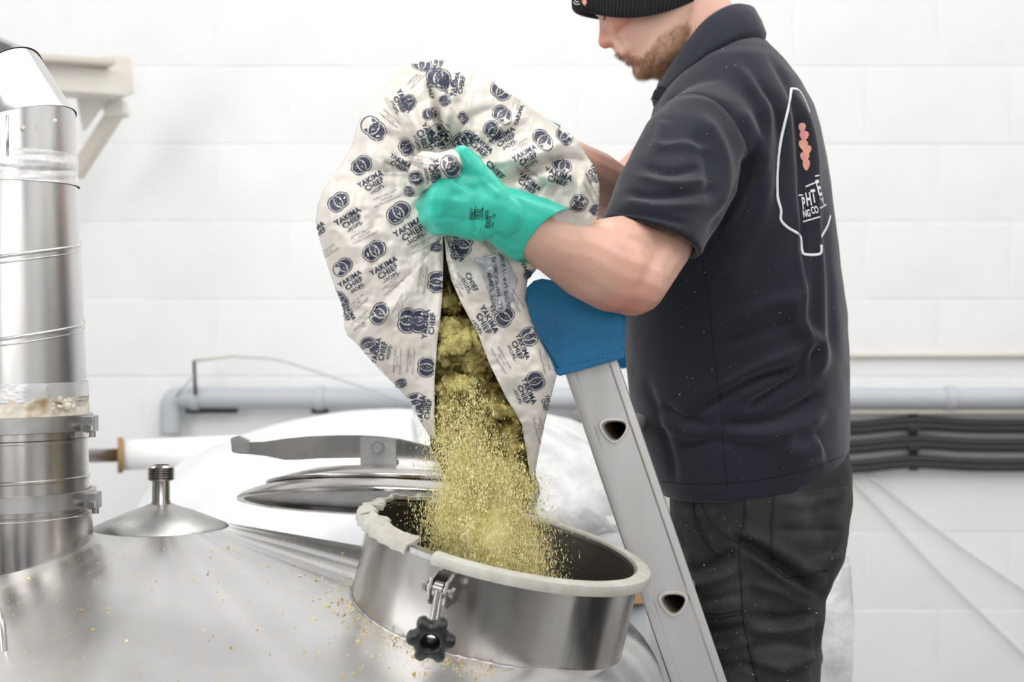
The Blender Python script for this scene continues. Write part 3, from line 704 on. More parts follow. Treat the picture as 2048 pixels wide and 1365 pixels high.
for c in rcs:
    s0, _ = tri(c, .93, .004, .58); si, _ = tri(c, .90, .004, .58)
    o = build('rung', *loft([s0[1], s0[0], si[0], si[1]], False), M['alu'], lrad, angle=40)
    pts = tri(c, 1.12, -.001, 0)[0][0]; cc = pts.mean(0)
    o2, _ = tri(c, 1.2, .001, .002); o3, _ = tri(c, 1.18, -.003, 0); o4, _ = tri(c, 1.0, -.003, 0); o5, _ = tri(c, .86, .003, .01); o6, _ = tri(c, .84, .02, .021)
    build('rung_collar', *loft([o2[0], o3[0], o4[0], o5[0]], False), M['alulip'], lrad, angle=50)
    b5, _ = tri(c, .85, .012, .35)
    build('rung_bore', *loft([b5[0], b5[1]], True), M['alu_in'], lrad)  if False else None
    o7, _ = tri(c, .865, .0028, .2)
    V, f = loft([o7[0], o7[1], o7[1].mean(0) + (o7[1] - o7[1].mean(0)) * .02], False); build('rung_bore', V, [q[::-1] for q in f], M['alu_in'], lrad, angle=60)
# edge strips worn bright
for base, lab in ((b1, 'near'), (b2, 'far')):
    dY = base[1] - b1[1]
    cp = [(1045, 615), (1046, 594), (1054, 575), (1068, 562), (1084, 558), (1110, 562), (1150, 585), (1200, 606), (1240, 600), (1252, 612), (1252, 650), (1247, 714), (1180, 734), (1116, 752), (1108, 738), (1096, 715), (1078, 690), (1060, 665), (1050, 640)]
    poly = [P(a, b, LY) for a, b in cp]; sh = base - b1
    V, f = prism([p + sh for p in poly], np.array((0, -.013, 0)), np.array((0, .052, 0)), .009, 4)
    build('end_cap', V, f, M['blue'], lrad, angle=60)
    build('cap_lip', *prism([P(a, b, LY) + sh for a, b in ((1108, 738), (1246, 702), (1248, 716), (1180, 735), (1116, 753))], np.array((0, -.0165, 0)), np.array((0, .055, 0)), .002), M['blue'], lrad, angle=40)
    ft = base + LD * (LEN - .03)
    build('foot_pad', *box(ft + LD * .012 + (0, .014, 0), .1, .05, .04, .006), M['black'], lrad)
# ================================================================== THE MAN
hipb = LT + LRg * .2
person = empty('person', rcs[4] + LRg * .2 + (0, 0, .02), 'man in black beanie, black polo and teal gloves emptying a printed bag', 'person')
TY = 2.47
psi = math.radians(12)
Fw = np.array((-math.cos(psi), math.sin(psi), 0)); Lt = np.array((-math.sin(psi), -math.cos(psi), 0))   # forward, to his left (towards the camera)
def section(y, xl, xr, b, Yc=TY, n=72, ex=2.35, dz=None, shrink=0.):
    A = P(xl, y, Yc); B = P(xr, y, Yc); c = (A + B) / 2; e = (B[0] - A[0]) / 2 - shrink; b = b - shrink
    a = math.sqrt(max(e * e - (b * math.sin(psi)) ** 2, 1e-4)) / math.cos(psi)
    t = np.arange(n) / n * 2 * PI; ct, st = np.cos(t), np.sin(t)
    q = c + (np.sign(ct) * np.abs(ct) ** (2 / ex))[:, None] * Fw * a + (np.sign(st) * np.abs(st) ** (2 / ex))[:, None] * Lt * b
    if dz is not None: q[:, 2] += dz(q[:, 0])
    return q
rows = [(88, 1440, 1540, .085), (108, 1408, 1557, .12), (138, 1374, 1582, .15), (175, 1338, 1606, .167), (215, 1308, 1626, .19), (260, 1298, 1641, .205), (320, 1288, 1653, .212), (400, 1275, 1663, .212), (480, 1262, 1673, .206), (560, 1252, 1683, .203), (640, 1250, 1690, .203), (740, 1254, 1694, .207), (820, 1268, 1696, .208), (900, 1288, 1697, .207), (955, 1306, 1695, .205), (988, 1322, 1690, .203)]
def hemz(x, k=1.0):
    u = np.clip((x - P(1322, 980, TY)[0]) / (P(1690, 980, TY)[0] - P(1322, 980, TY)[0]), 0, 1); return k * (.040 * u ** 1.6 + 0.0)
outer = []
for i, (y, xl, xr, b) in enumerate(rows):
    k = max(0, (y - 820) / 168); outer.append(section(y, xl, xr, b, dz=(lambda x, k=k: hemz(x, k))))
inner = [section(y, xl, xr, b, dz=(lambda x, k=k: hemz(x, k)), shrink=.014) for (y, xl, xr, b), k in ((rows[-1], 1.0), (rows[-2], .8), ((930, 1298, 1697, .206), .6))]
torso = loft(outer + inner)
def arm_rings(lst, n=36):
    "lst: centre, axis, half-size in the picture plane, half-size in depth"
    S_ = []
    for c, ax, ra, rb in lst:
        z = unit(ax); u = unit(np.cross(z, (0, 1, 0))); v = np.cross(z, u); a_ = np.arange(n) / n * 2 * PI
        S_.append(c + np.cos(a_)[:, None] * u * ra + np.sin(a_)[:, None] * v * rb)
    return S_
sl = [(P(1440, 205, 2.34), (-.1, -.3, -.6), .060, .055), (P(1425, 235, 2.31), (-.2, -.25, -.8), .082, .068), (P(1400, 280, 2.28), (-.3, -.2, -.8), .090, .074), (P(1372, 335, 2.25), (-.35, -.2, -.8), .089, .075), (P(1340, 400, 2.205), (-.40, -.2, -.85), .086, .078), (P(1312, 455, 2.175), (-.36, -.2, -.95), .081, .078), (P(1302, 479, 2.165), (-.34, -.2, -.98), .0805, .078)]
sli = [(c, a, ra - .012, rb - .012) for c, a, ra, rb in (sl[-1], sl[-2], sl[-3])]
sleeveL = loft(arm_rings(sl + sli))
# far sleeve, mostly hidden by the torso
sr = [(P(1400, 215, 2.62), (-.4, .1, -.6), .07, .06), (P(1370, 260, 2.66), (-.6, .1, -.6), .082, .07), (P(1345, 320, 2.68), (-.8, .05, -.5), .078, .07), (P(1318, 350, 2.68), (-.8, 0, -.5), .074, .066)]
sleeveR = loft(arm_rings(sr + [(c, a, ra - .012, rb - .012) for c, a, ra, rb in (sr[-1], sr[-2])]))
V, f = remesh([torso, sleeveL, sleeveR], .0047, 10, .6)
V0_ = V
shirt_folds = [
 ([(1338, 197), (1385, 186), (1425, 196), (1462, 228), (1488, 272), (1502, 310)], 5, -.0028),
 ([(1475, 215), (1520, 300), (1512, 360)], 14, .006), ([(1502, 300), (1497, 350), (1462, 420), (1425, 478)], 14, -.011), ([(1535, 330), (1520, 420), (1480, 520), (1440, 590)], 22, .007), ([(1505, 360), (1490, 430), (1455, 500)], 10, .004),
 ([(1470, 130), (1530, 210), (1535, 300), (1528, 350)], 11, .005), ([(1500, 150), (1556, 230), (1562, 330), (1545, 420)], 12, -.005), ([(1540, 110), (1580, 180), (1600, 260), (1606, 400), (1604, 560)], 9, -.006), ([(1560, 130), (1620, 270), (1632, 420), (1640, 600), (1640, 740)], 9, .0055), ([(1650, 400), (1662, 560), (1668, 720)], 10, -.004),
 ([(1600, 560), (1590, 640), (1640, 700), (1630, 760)], 16, .007), ([(1430, 790), (1500, 745), (1600, 700), (1635, 660)], 13, .0075), ([(1380, 835), (1440, 795), (1520, 755), (1610, 738)], 11, -.008), ([(1490, 820), (1560, 775), (1612, 750)], 10, -.008), ([(1480, 800), (1540, 768), (1600, 735)], 9, .004),
 ([(1440, 848), (1530, 842), (1600, 815), (1645, 785)], 12, -.009), ([(1450, 875), (1540, 870), (1620, 845), (1650, 820)], 14, .007), ([(1320, 810), (1370, 838), (1420, 848)], 10, -.006), ([(1310, 835), (1370, 865), (1430, 872)], 12, .004), ([(1560, 895), (1600, 905), (1640, 890)], 26, .010), ([(1350, 900), (1430, 880), (1540, 895)], 12, -.005), ([(1290, 760), (1330, 880), (1350, 970)], 10, -.004),
 ([(1470, 640), (1540, 610), (1600, 600)], 14, .004), ([(1450, 690), (1530, 660), (1600, 640)], 12, -.004), ([(1600, 400), (1600, 520), (1606, 640), (1612, 760)], 7, .004),
 ([(1285, 330), (1340, 345), (1400, 335)], 8, -.0035), ([(1272, 350), (1340, 368), (1420, 360)], 8, .003), ([(1250, 385), (1320, 392), (1430, 380)], 8, -.004), ([(1240, 402), (1320, 415), (1420, 408)], 8, .003), ([(1310, 300), (1360, 290), (1420, 300)], 9, .003), ([(1225, 425), (1300, 432), (1380, 448)], 7, -.003), ([(1400, 230), (1440, 290), (1452, 360), (1440, 430)], 13, .005), ([(1385, 260), (1415, 320), (1425, 400)], 12, -.004), ([(1330, 240), (1310, 300)], 14, .003),
 ([(1405, 520), (1418, 600), (1426, 700), (1440, 800), (1447, 900), (1456, 985)], 2.6, -.0022),
 ([(1213, 433), (1290, 444), (1360, 470), (1404, 500)], 2.5, -.002), ([(1315, 965), (1400, 970), (1500, 964), (1600, 944), (1690, 910)], 2.5, -.0016)]
V = folds(V, f, [(a, b, c * (1.7 if b > 5.5 else 1.1)) for a, b, c in shirt_folds])
V = V + vnormals(V, f) * (.0022 * fbm(V * 14, 2, 3))[:, None]
shirt = build('polo_shirt', V, f, M['shirt'], person, label='faded black short-sleeved polo shirt')
ROOTLOC[shirt.name] = ROOTLOC[person.name]
ST = bvh(V, f); SV, SF = V, f
sl_ = [ribbon(ST, l, .0016, .0006, .001) for l in ([(1338, 197), (1385, 186), (1425, 196), (1462, 228), (1488, 272), (1502, 310)], [(1406, 520), (1418, 600), (1426, 700), (1440, 800), (1447, 900), (1456, 980)], [(1213, 431), (1290, 443), (1360, 469), (1403, 499)], [(1315, 963), (1400, 969), (1500, 963), (1600, 943), (1688, 912)])]
build('seam', *join([s for s in sl_ if len(s[0])]), M['seam'], shirt, label='stitched seams and hems')
# back print
def stroke(tree, pts, wd): return ribbon(tree, pts, wd, .0007, .0005, 10)
pr = [stroke(ST, l, .0045) for l in ([(1583, 177), (1577, 215), (1562, 280), (1556, 330), (1555, 390), (1562, 420), (1562, 440), (1575, 455), (1600, 472), (1604, 500), (1610, 509), (1640, 508), (1643, 490)], [(1583, 177), (1598, 181), (1610, 200), (1620, 225)], [(1643, 474), (1655, 452), (1661, 432)])]
pr += [stroke(ST, l, .0025) for l in ([(1597, 391), (1606, 390)], [(1611, 374), (1632, 365)], [(1630, 353), (1638, 351)], [(1606, 444), (1640, 434)], [(1640, 417), (1652, 410)])]
for s, x, y, r, h, sx in (('P', 1607, 408, -8, 34, .4), ('H', 1617, 400, -9, 36, .42), ('T', 1627, 394, -10, 36, .42), ('E', 1637, 378, -14, 44, .34), ('NG', 1613, 428, -10, 20, .5), ('CO', 1629, 421, -12, 20, .48), ('Y', 1645, 405, -20, 25, .4)):
    v, q = text2d(s, .03); pr.append(lay(ST, place2d(v, x, y, r, h, sx), q, .0011))
pr = [p for p in pr if len(p[0]) and len(p[1])]
build('back_print', *join(pr), M['white_ink'], shirt, label='white screen print on the back, outline and lettering')
sc = []
for (x, y, w_, h_) in ((1604, 256, 7, 10), (1608, 272, 9, 10), (1606, 290, 9, 10), (1613, 300, 9, 10), (1609, 314, 9, 10), (1612, 330, 7, 12)):
    a_ = np.arange(14) / 14 * 2 * PI; q = np.stack([x + w_ * np.cos(a_) * (1 - .35 * np.sin(a_)), y + h_ * np.sin(a_)], 1); q = np.vstack([q, [[x, y]]])
    sc.append(lay(ST, q, [[i, (i + 1) % 14, 14] for i in range(14)], .0013))
sc = [p for p in sc if len(p[0]) and len(p[1])]
build('hop_cone_print', *join(sc), M['pink'], shirt, label='pink and orange printed hop cone')
# collar
cc = P(1416, 112, 2.455)
def cring(back, front, side, lat, Yc=2.455, n=64, drop_=0.):
    B = P(*back, Yc); Fp = P(*front, Yc); c = (B + Fp) / 2; a = (Fp - B) / 2; t = np.arange(n) / n * 2 * PI
    q = c + np.cos(t)[:, None] * a + np.sin(t)[:, None] * np.array((.0, -1, 0)) * lat
    q[:, 2] += side * np.sin(t) ** 2; return q
cr = [cring((1500, 92), (1318, 207), .022, .092), cring((1529, 86), (1306, 212), .018, .110), cring((1531, 72), (1304, 203), .024, .108), cring((1522, 48), (1308, 188), .040, .092), cring((1512, 30), (1316, 168), .042, .080), cring((1504, 28), (1322, 163), .042, .076), cring((1496, 40), (1326, 170), .036, .073), cring((1492, 70), (1330, 195), .02, .073)]
V, f = loft(cr + [cr[0]], False)
V = V + vnormals(V, f) * (.002 * fbm(V * 22, 2, 1))[:, None]
build('collar', V, f, M['shirt'], shirt, label='folded collar')
build('collar_tip', *prism([P(*q, 2.39) for q in ((1311, 176), (1326, 170), (1338, 186), (1318, 202), (1303, 198))], np.array((0, -.006, 0)), np.array((0, .03, 0)), .003), M['shirt'], shirt)
# ---- trousers
psi_s = psi
trow = [(880, 1330, 1688, .165), (940, 1334, 1700, .178), (1000, 1340, 1701, .186), (1060, 1342, 1697, .19), (1110, 1346, 1686, .19), (1150, 1350, 1668, .188), (1180, 1352, 1652, .184)]
TrY = 2.45
pel = loft([section(y, xl, xr, b, Yc=TrY) for y, xl, xr, b in trow])
def leg(rowsL, Yc): return loft([section(y, xl, xr, b, Yc=yc, ex=2.2) for (y, xl, xr, b), yc in zip(rowsL, Yc)])
nl = [(1100, 1348, 1684, .092), (1150, 1354, 1664, .098), (1195, 1362, 1644, .098), (1250, 1374, 1643, .096), (1310, 1392, 1642, .092), (1370, 1408, 1640, .088), (1480, 1440, 1640, .078), (1620, 1470, 1655, .07), (1800, 1515, 1672, .064), (1990, 1550, 1690, .066), (2060, 1555, 1690, .068)]
fl = [(1100, 1352, 1662, .09), (1195, 1360, 1630, .095), (1250, 1368, 1636, .094), (1310, 1385, 1640, .09), (1370, 1400, 1630, .086), (1480, 1430, 1622, .078), (1620, 1460, 1625, .07), (1800, 1500, 1650, .064), (1960, 1525, 1660, .066), (2010, 1530, 1660, .068)]
V, f = remesh([pel, leg(nl, [2.36] * 5 + [2.355] * 6), leg(fl, [2.55] * 5 + [2.555] * 5)], .0055, 6, .5)
tf = [([(1470, 1078), (1530, 1112), (1590, 1150), (1643, 1192)], 8, -.010), ([(1478, 1062), (1540, 1090), (1600, 1130), (1650, 1165)], 11, .008), ([(1500, 1110), (1560, 1155), (1625, 1198)], 9, .006),
 ([(1352, 1150), (1410, 1135), (1475, 1105)], 9, -.006), ([(1360, 1175), (1420, 1165), (1480, 1140)], 10, .006), ([(1380, 1205), (1430, 1200), (1484, 1185)], 8, -.005), ([(1490, 1170), (1560, 1185), (1640, 1230)], 9, .004),
 ([(1495, 1235), (1560, 1240), (1640, 1228)], 9, -.006), ([(1500, 1262), (1570, 1262), (1640, 1250)], 10, .006), ([(1505, 1300), (1570, 1290), (1630, 1300)], 9, -.005), ([(1510, 1325), (1580, 1335), (1640, 1310)], 9, .006), ([(1400, 1265), (1450, 1262), (1490, 1250)], 8, -.005), ([(1420, 1300), (1460, 1295), (1500, 1280)], 9, .005), ([(1440, 1340), (1480, 1330), (1510, 1335)], 7, -.004),
 ([(1550, 1058), (1620, 1062), (1690, 1060)], 6, -.003), ([(1550, 1000), (1600, 1010), (1690, 990)], 8, .003), ([(1345, 1040), (1365, 1090), (1375, 1140)], 8, -.004), ([(1490, 1000), (1500, 1040), (1480, 1085)], 7, .003), ([(1630, 1240), (1637, 1300), (1632, 1365)], 6, -.006),
 ([(1490, 985), (1486, 1040), (1477, 1088), (1480, 1150), (1484, 1225), (1494, 1290), (1512, 1370)], 3, -.0025)]
V = folds(V, f, [(a, b, c * (1.6 if b > 4 else 1)) for a, b, c in tf]); V = V + vnormals(V, f) * (.003 * fbm(V * 16, 3, 9))[:, None]
trs = build('trousers', V, f, M['trousers'], person, label='dusty black work trousers')
TT = bvh(V, f)
def patch(tree, poly, step=6, off=.0022):
    poly = np.array(poly, float)
    x0, y0 = poly.min(0); x1, y1 = poly.max(0); pts = [tuple(p) for p in np.concatenate([np.linspace(poly[i], poly[(i + 1) % len(poly)], 10, endpoint=False) for i in range(len(poly))])]
    nb = len(pts)
    for a in np.arange(x0, x1, step):
        for b in np.arange(y0, y1, step): pts.append((a + .3 * (b % 5) / 5, b))
    r = delaunay_2d_cdt([Vector(p) for p in pts], [], [list(range(nb))], 1, 1e-4)
    V_, F_ = lay(tree, [tuple(v) for v in r[0]], [list(q) for q in r[2]], off, .03)
    return V_, F_
V, f = patch(TT, [(1546, 992), (1697, 972), (1693, 1030), (1682, 1075), (1662, 1112), (1655, 1140), (1618, 1152), (1572, 1158), (1556, 1145), (1543, 1128), (1541, 1060)])
bp_ = build('back_pocket', *solidify(V, f, .002, 1), M['trousers'], trs, label='patch back pocket')
L_ = [ribbon(TT, l, .0018, .0032, .001) for l in ([(1549, 992), (1544, 1060), (1546, 1126), (1558, 1144), (1573, 1154), (1618, 1148), (1654, 1136)],)]
L_ += [ribbon(TT, l, .0022, .0012, .001) for l in ([(1491, 992), (1487, 1040), (1479, 1088), (1481, 1150), (1486, 1225), (1496, 1290), (1514, 1362)], [(1397, 992), (1408, 1020), (1428, 1050), (1452, 1072), (1477, 1087)], [(1392, 1234), (1440, 1236), (1486, 1228)], [(1392, 1226), (1440, 1228), (1485, 1220)], [(1545, 1056), (1610, 1060), (1690, 1058)], [(1548, 1003), (1620, 998), (1697, 985)])]
build('stitched_seam', *join([s for s in L_ if len(s[0])]), M['tseam'], trs)
Z_ = [ribbon(TT, [(1384, 995), (1388, 1030), (1403, 1065), (1424, 1095), (1442, 1110)], .0075, .0022, .001)]
build('zip_placket', *join(Z_), M['tseam'], trs, label='curved zipped hip pocket')
zp = spline([(1386, 1000), (1390, 1030), (1404, 1063), (1424, 1092), (1440, 1108)], 12); Z_ = []
for i in range(0, len(zp) - 1):
    h = drop(TT, zp[i][0], zp[i][1], .0034)
    if h is not None: Z_.append(box(h[0], .0042, .0014, .0012, 0))
build('zip_teeth', *join(Z_), M['black'], trs, label='zip teeth')
# ---- boots on the rung
for (x, Yc, k) in ((1610, 2.36, 0), (1600, 2.55, 1)):
    c = rcs[4] + LRg * (.2 if k == 0 else .4); c = c + (0, 0, .018)
    ft = [(-.13, .045, .03), (-.10, .052, .05), (-.04, .055, .065), (.02, .052, .09), (.07, .050, .12), (.11, .048, .14)]
    secs = []
    a_ = np.arange(28) / 28 * 2 * PI
    for u_, wd, hh in ft:
        y_ = np.cos(a_) * wd; z_ = np.clip(np.sin(a_), -.55, 1) * hh * .6 + hh * .33 + .012
        secs.append(c + np.stack([np.full(28, u_ + .03), y_, z_], 1))
    an = c + (.11, 0, .08)
    bt = remesh([loft(secs), capsule(an + (0, 0, 0), an + (.0, 0, .13), .055, .056)], .006, 6)
    build('boot', *bt, M['boot'], person)
    build('boot_sole', *prism([c + (a, b, 0) for a, b in ((-.105, -.03), (-.09, -.045), (0, -.05), (.14, -.042), (.165, -.02), (.165, .02), (.14, .042), (0, .05), (-.09, .045), (-.105, .03))], np.array((0, 0, 0)), np.array((0, 0, .022)), .004), M['black'], person)
# ---- head
HC = P(1293, -30, 2.45); pit = math.radians(33); yw = math.radians(10)
hf = unit((-math.cos(yw) * math.cos(pit), math.sin(yw) * math.cos(pit), -math.sin(pit)))
hl = unit(np.cross((0, 0, 1), hf)) ; hup = np.cross(hf, hl)
if hup[2] < 0: hup = -hup
# hl points to his left, towards the camera
if hl[1] > 0: hl = -hl
def HP(a, l, c): return HC + hf * a + hl * l + hup * c
hr_ = [(c * (1.13 if c < 0 else 1), a + (.004 if c < -.05 else 0), b, w) for c, a, b, w in [(.117, .018, -.035, .02), (.108, .048, -.062, .048), (.09, .068, -.082, .063), (.06, .086, -.098, .073), (.03, .094, -.103, .0765), (.008, .094, -.103, .0775), (-.012, .089, -.1, .0765), (-.03, .089, -.096, .075), (-.048, .090, -.088, .072), (-.062, .092, -.078, .069), (-.074, .093, -.066, .066), (-.084, .0895, -.05, .063), (-.096, .0905, -.035, .060), (-.108, .090, -.02, .055), (-.118, .082, -.005, .047), (-.125, .066, .012, .034), (-.128, .05, .025, .018)]]
hs = []
for c, fr, bk, wd in hr_:
    t = np.arange(64) / 64 * 2 * PI; m_ = (fr + bk) / 2; hh = (fr - bk) / 2; ct, st = np.cos(t), np.sin(t)
    ex = 2.0 if c > -.05 else 2.25
    a_ = m_ + hh * np.sign(ct) * np.abs(ct) ** (2 / ex); l_ = wd * np.sign(st) * np.abs(st) ** (2 / ex)
    l_ = l_ * (1 - .30 * np.clip(ct, 0, 1) ** 1.4 * (1 if c < .0 else .4)); hs.append(HP(0, 0, 0) + a_[:, None] * hf + l_[:, None] * hl + c * hup)
head = [loft(hs)]
cp_ = lambda p, q, r0, r1: capsule(HP(*p), HP(*q), r0, r1, 16, 6)
head += [cp_((.088, 0, .004), (.1, 0, -.02), .0075, .009), cp_((.1, 0, -.02), (.1125, 0, -.041), .009, .0118), cp_((.098, .0115, -.046), (.105, .009, -.045), .0085, .0085), cp_((.098, -.0115, -.046), (.105, -.009, -.045), .0085, .0085), cp_((.09, 0, -.05), (.106, 0, -.05), .008, .007),
         cp_((.094, .012, -.082), (.0990, 0, -.080), .0045, .006), cp_((.094, -.012, -.082), (.0990, 0, -.080), .0045, .006), cp_((.091, .012, -.092), (.0970, 0, -.0935), .005, .0065), cp_((.091, -.012, -.092), (.0970, 0, -.0935), .005, .0065),
         cp_((.086, .008, -.119), (.086, -.008, -.119), .014, .014), cp_((.082, .02, -.035), (.1, .004, -.046), .012, .010), cp_((.082, -.02, -.035), (.1, -.004, -.046), .012, .010), cp_((.084, .014, -.018), (.094, 0, -.012), .011, .009), cp_((.084, -.014, -.018), (.094, 0, -.012), .011, .009), cp_((.096, 0, -.055), (.099, 0, -.074), .012, .010), cp_((.091, .016, -.060), (.092, .018, -.078), .012, .012), cp_((.091, -.016, -.060), (.092, -.018, -.078), .012, .012), ellipsoid(HP(.077, .031, -.006), .0135, .0135, .0135, n=20), ellipsoid(HP(.077, -.031, -.006), .0135, .0135, .0135, n=20), cp_((.088, .03, .014), (.094, .008, .01), .0065, .007), cp_((.088, -.03, .014), (.094, -.008, .01), .0065, .007), cp_((.06, .045, -.03), (.075, .035, -.03), .018, .014), cp_((.06, -.045, -.03), (.075, -.035, -.03), .018, .014),
         cp_((-.01, .077, .004), (-.012, .078, -.024), .008, .006), cp_((-.01, -.077, .004), (-.012, -.078, -.024), .008, .006)]
nk = [capsule(P(1365, 8, 2.455), P(1440, 120, 2.46), .068, .072, 28), capsule(P(1335, 60, 2.455), P(1395, 150, 2.46), .052, .060, 28)]
core = [loft([section(y, xl + 22, xr - 22, b - .02) for y, xl, xr, b in rows[1:]] + [section(y, xl + 18, xr - 18, b - .02, Yc=TrY) for y, xl, xr, b in trow[2:]])]
core += [capsule(P(1480, 1150, 2.37), P(1560, 1600, 2.37), .07, .055), capsule(P(1560, 1600, 2.37), P(1640, 2010, 2.37), .05, .035), capsule(P(1480, 1150, 2.55), P(1545, 1600, 2.55), .07, .055), capsule(P(1545, 1600, 2.55), P(1600, 1960, 2.55), .05, .035)]
armL = chain([(1410, 270, 2.30, .056), (1348, 420, 2.225, .056), (1306, 492, 2.185, .058), (1264, 560, 2.13, .055)]) + chain([(1262, 560, 2.12, .054), (1225, 545, 2.10, .060), (1180, 525, 2.07, .0565), (1120, 493, 2.03, .046), (1060, 468, 1.985, .0365), (1000, 435, 1.94, .032)]) + chain([(1262, 562, 2.12, .05), (1238, 592, 2.115, .027)]) + chain([(1290, 490, 2.175, .052), (1215, 498, 2.10, .046)])
armR = chain([(1380, 275, 2.64, .062), (1285, 370, 2.66, .062), (1240, 400, 2.62, .056)]) + chain([(1240, 400, 2.62, .056), (1190, 365, 2.52, .055), (1100, 310, 2.34, .04), (1000, 250, 2.19, .030)])
def hand(K, PI_, DI, TI, wrist, thumb, rK, palm):
    H_ = []
    for i in range(4):
        H_ += chain([wrist, (*K[i], rK[i] * 1.15)])
        H_ += chain([(*K[i], rK[i]), (*PI_[i], rK[i] * .92), (*DI[i], rK[i] * .84), (*TI[i], rK[i] * .74)])
    for i in range(3): H_ += chain([(*K[i], rK[i] * 1.2), (*K[i + 1], rK[i + 1] * 1.2)])
    H_ += chain(thumb); H_ += chain(palm); return H_
KL = [(893, 372, 1.872), (876, 400, 1.868), (872, 427, 1.872), (884, 449, 1.885)]
PL = [(862, 383, 1.905), (850, 410, 1.905), (854, 436, 1.91), (870, 455, 1.918)]
DL = [(868, 372, 1.93), (858, 402, 1.935), (862, 430, 1.937), (880, 450, 1.94)]
TL = [(888, 368, 1.935), (880, 398, 1.94), (884, 426, 1.945), (900, 446, 1.945)]
wr = (1004, 432, 1.93, .033)
thL = [(990, 405, 1.91, .024), (962, 362, 1.895, .0195), (938, 328, 1.885, .0165), (925, 308, 1.88, .0125)]
pmL = [(1000, 430, 1.925, .036), (950, 405, 1.905, .036), (915, 405, 1.895, .032)]
handL = hand(KL, PL, DL, TL, wr, thL, [.0145, .0148, .0142, .0125], pmL) + chain([(960, 365, 1.892, .0185), (910, 372, 1.885, .017)]) + chain([(960, 440, 1.91, .03), (900, 432, 1.895, .026)])
body_hand = hand(KL, PL, DL, TL, (1004, 432, 1.93, .028), [(a, b, c, r * .8) for a, b, c, r in thL], [.011] * 4, [(a, b, c, r * .8) for a, b, c, r in pmL])
# right hand behind the top of the bag
KR = [(945, 196, 2.155), (925, 189, 2.150), (905, 186, 2.150), (888, 188, 2.155)]
PR_ = [(935, 186, 2.120), (915, 180, 2.118), (896, 178, 2.120), (880, 182, 2.125)]
DR_ = [(930, 196, 2.105), (911, 192, 2.103), (893, 190, 2.105), (878, 193, 2.110)]
TR_ = [(932, 211, 2.102), (914, 208, 2.100), (897, 205, 2.100), (882, 206, 2.106)]
wrR = (1000, 241, 2.175, .03)
thR = [(985, 246, 2.160, .022), (955, 246, 2.140, .018), (930, 241, 2.130, .015), (915, 231, 2.125, .012)]
pmR = [(1000, 241, 2.175, .033), (950, 211, 2.160, .030)]
handR = hand(KR, PR_, DR_, TR_, wrR, thR, [.0135] * 4, pmR)
bodyhR = hand(KR, PR_, DR_, TR_, wrR, [(a, b, c, r * .8) for a, b, c, r in thR], [.0105] * 4, [(a, b, c, r * .8) for a, b, c, r in pmR])
V, f = remesh(head + nk + core + armL + armR + body_hand + bodyhR, .0034, 5, .5)
V = np.array(V)
# sculpting on the head: eye hollows, nostrils, mouth slit, nasolabial folds
rel = V - HC; ha, hlat, hc = rel @ hf, rel @ hl, rel @ hup
N = vnormals(V, f); dsp = np.zeros(len(V))
def dent(a, l, c, s, amp):
    global dsp
    dsp += amp * np.exp(-(((ha - a) ** 2 + (np.abs(hlat) - l) ** 2 + (hc - c) ** 2) / s ** 2))
dent(.104, .006, -.056, .004, -.004); dent(.099, .0, -.0865, .006, -.003)
dent(.088, .024, -.052, .007, -.003); dent(.08, .031, -.066, .008, -.002); dent(.068, .045, -.05, .02, .003); dent(.083, .026, -.092, .01, -.002); dent(.092, 0, -.093, .009, -.004)
mask = (hc > -.18) & (ha > -.02); dsp[~mask] = 0
V = V + N * dsp[:, None]
V = folds(V, f, [([(1372, 82), (1378, 60), (1382, 34), (1384, 14)], 3.5, -.0035), ([(1300, 150), (1306, 130), (1312, 108), (1318, 92)], 3.5, -.0025), ([(1060, 480), (1140, 520), (1220, 545)], 26, .002), ([(1150, 575), (1200, 600)], 12, .001), ([(1330, 470), (1300, 540), (1275, 590)], 12, -.003)])
body = build('body', V, f, M['skin'], person)
# stubble tint as a property of the skin itself
rel = V - HC; ha, hlat, hc = rel @ hf, rel @ hl, rel @ hup
near = V - 2 * np.minimum(-hlat, 0)[:, None] * 0 * hl; near = np.where((hlat < 0)[:, None], V - 2 * hlat[:, None] * hl, V); qn = to_px(near)
BP = np.array([(1212, 108), (1232, 103), (1256, 112), (1285, 112), (1302, 92), (1320, 68), (1345, 52), (1372, 44), (1386, 62), (1380, 90), (1352, 124), (1326, 165), (1290, 182), (1255, 172), (1232, 140), (1214, 122)], float)
def inside(q, poly):
    c = np.zeros(len(q), bool); n = len(poly)
    for i in range(n):
        a, b = poly[i], poly[(i + 1) % n]; m_ = ((a[1] > q[:, 1]) != (b[1] > q[:, 1])); xx_ = (b[0] - a[0]) * (q[:, 1] - a[1]) / (b[1] - a[1] + 1e-9) + a[0]; c ^= m_ & (q[:, 0] < xx_)
    return c
okh = (hc > -.17) & (ha > -.06) & (np.abs(hlat) < .09); bdm = np.zeros(len(V)); qi = np.where(okh)[0]
ds_, _, _ = polydist(qn[qi], np.vstack([BP, BP[:1]])); bdm[qi] = np.clip(np.where(inside(qn[qi], BP), ds_, -ds_) / 9 + .35, 0, 1)
lipm = np.exp(-((hc + .0865) / .006) ** 2 - (hlat / .018) ** 2) * (ha > .08)
nosem = np.exp(-((ha - .112) ** 2 + hlat ** 2 + (hc + .042) ** 2) / .022 ** 2)
chk = np.exp(-((ha - .07) ** 2 + (np.abs(hlat) - .05) ** 2 + (hc + .03) ** 2) / .028 ** 2)
elb = np.exp(-(np.linalg.norm(V - P(1238, 600, 2.09), axis=1) / .05) ** 2)
def attr(o, name, val):
    a = o.data.attributes.new(name, 'FLOAT', 'POINT'); a.data.foreach_set('value', np.asarray(val, np.float32))
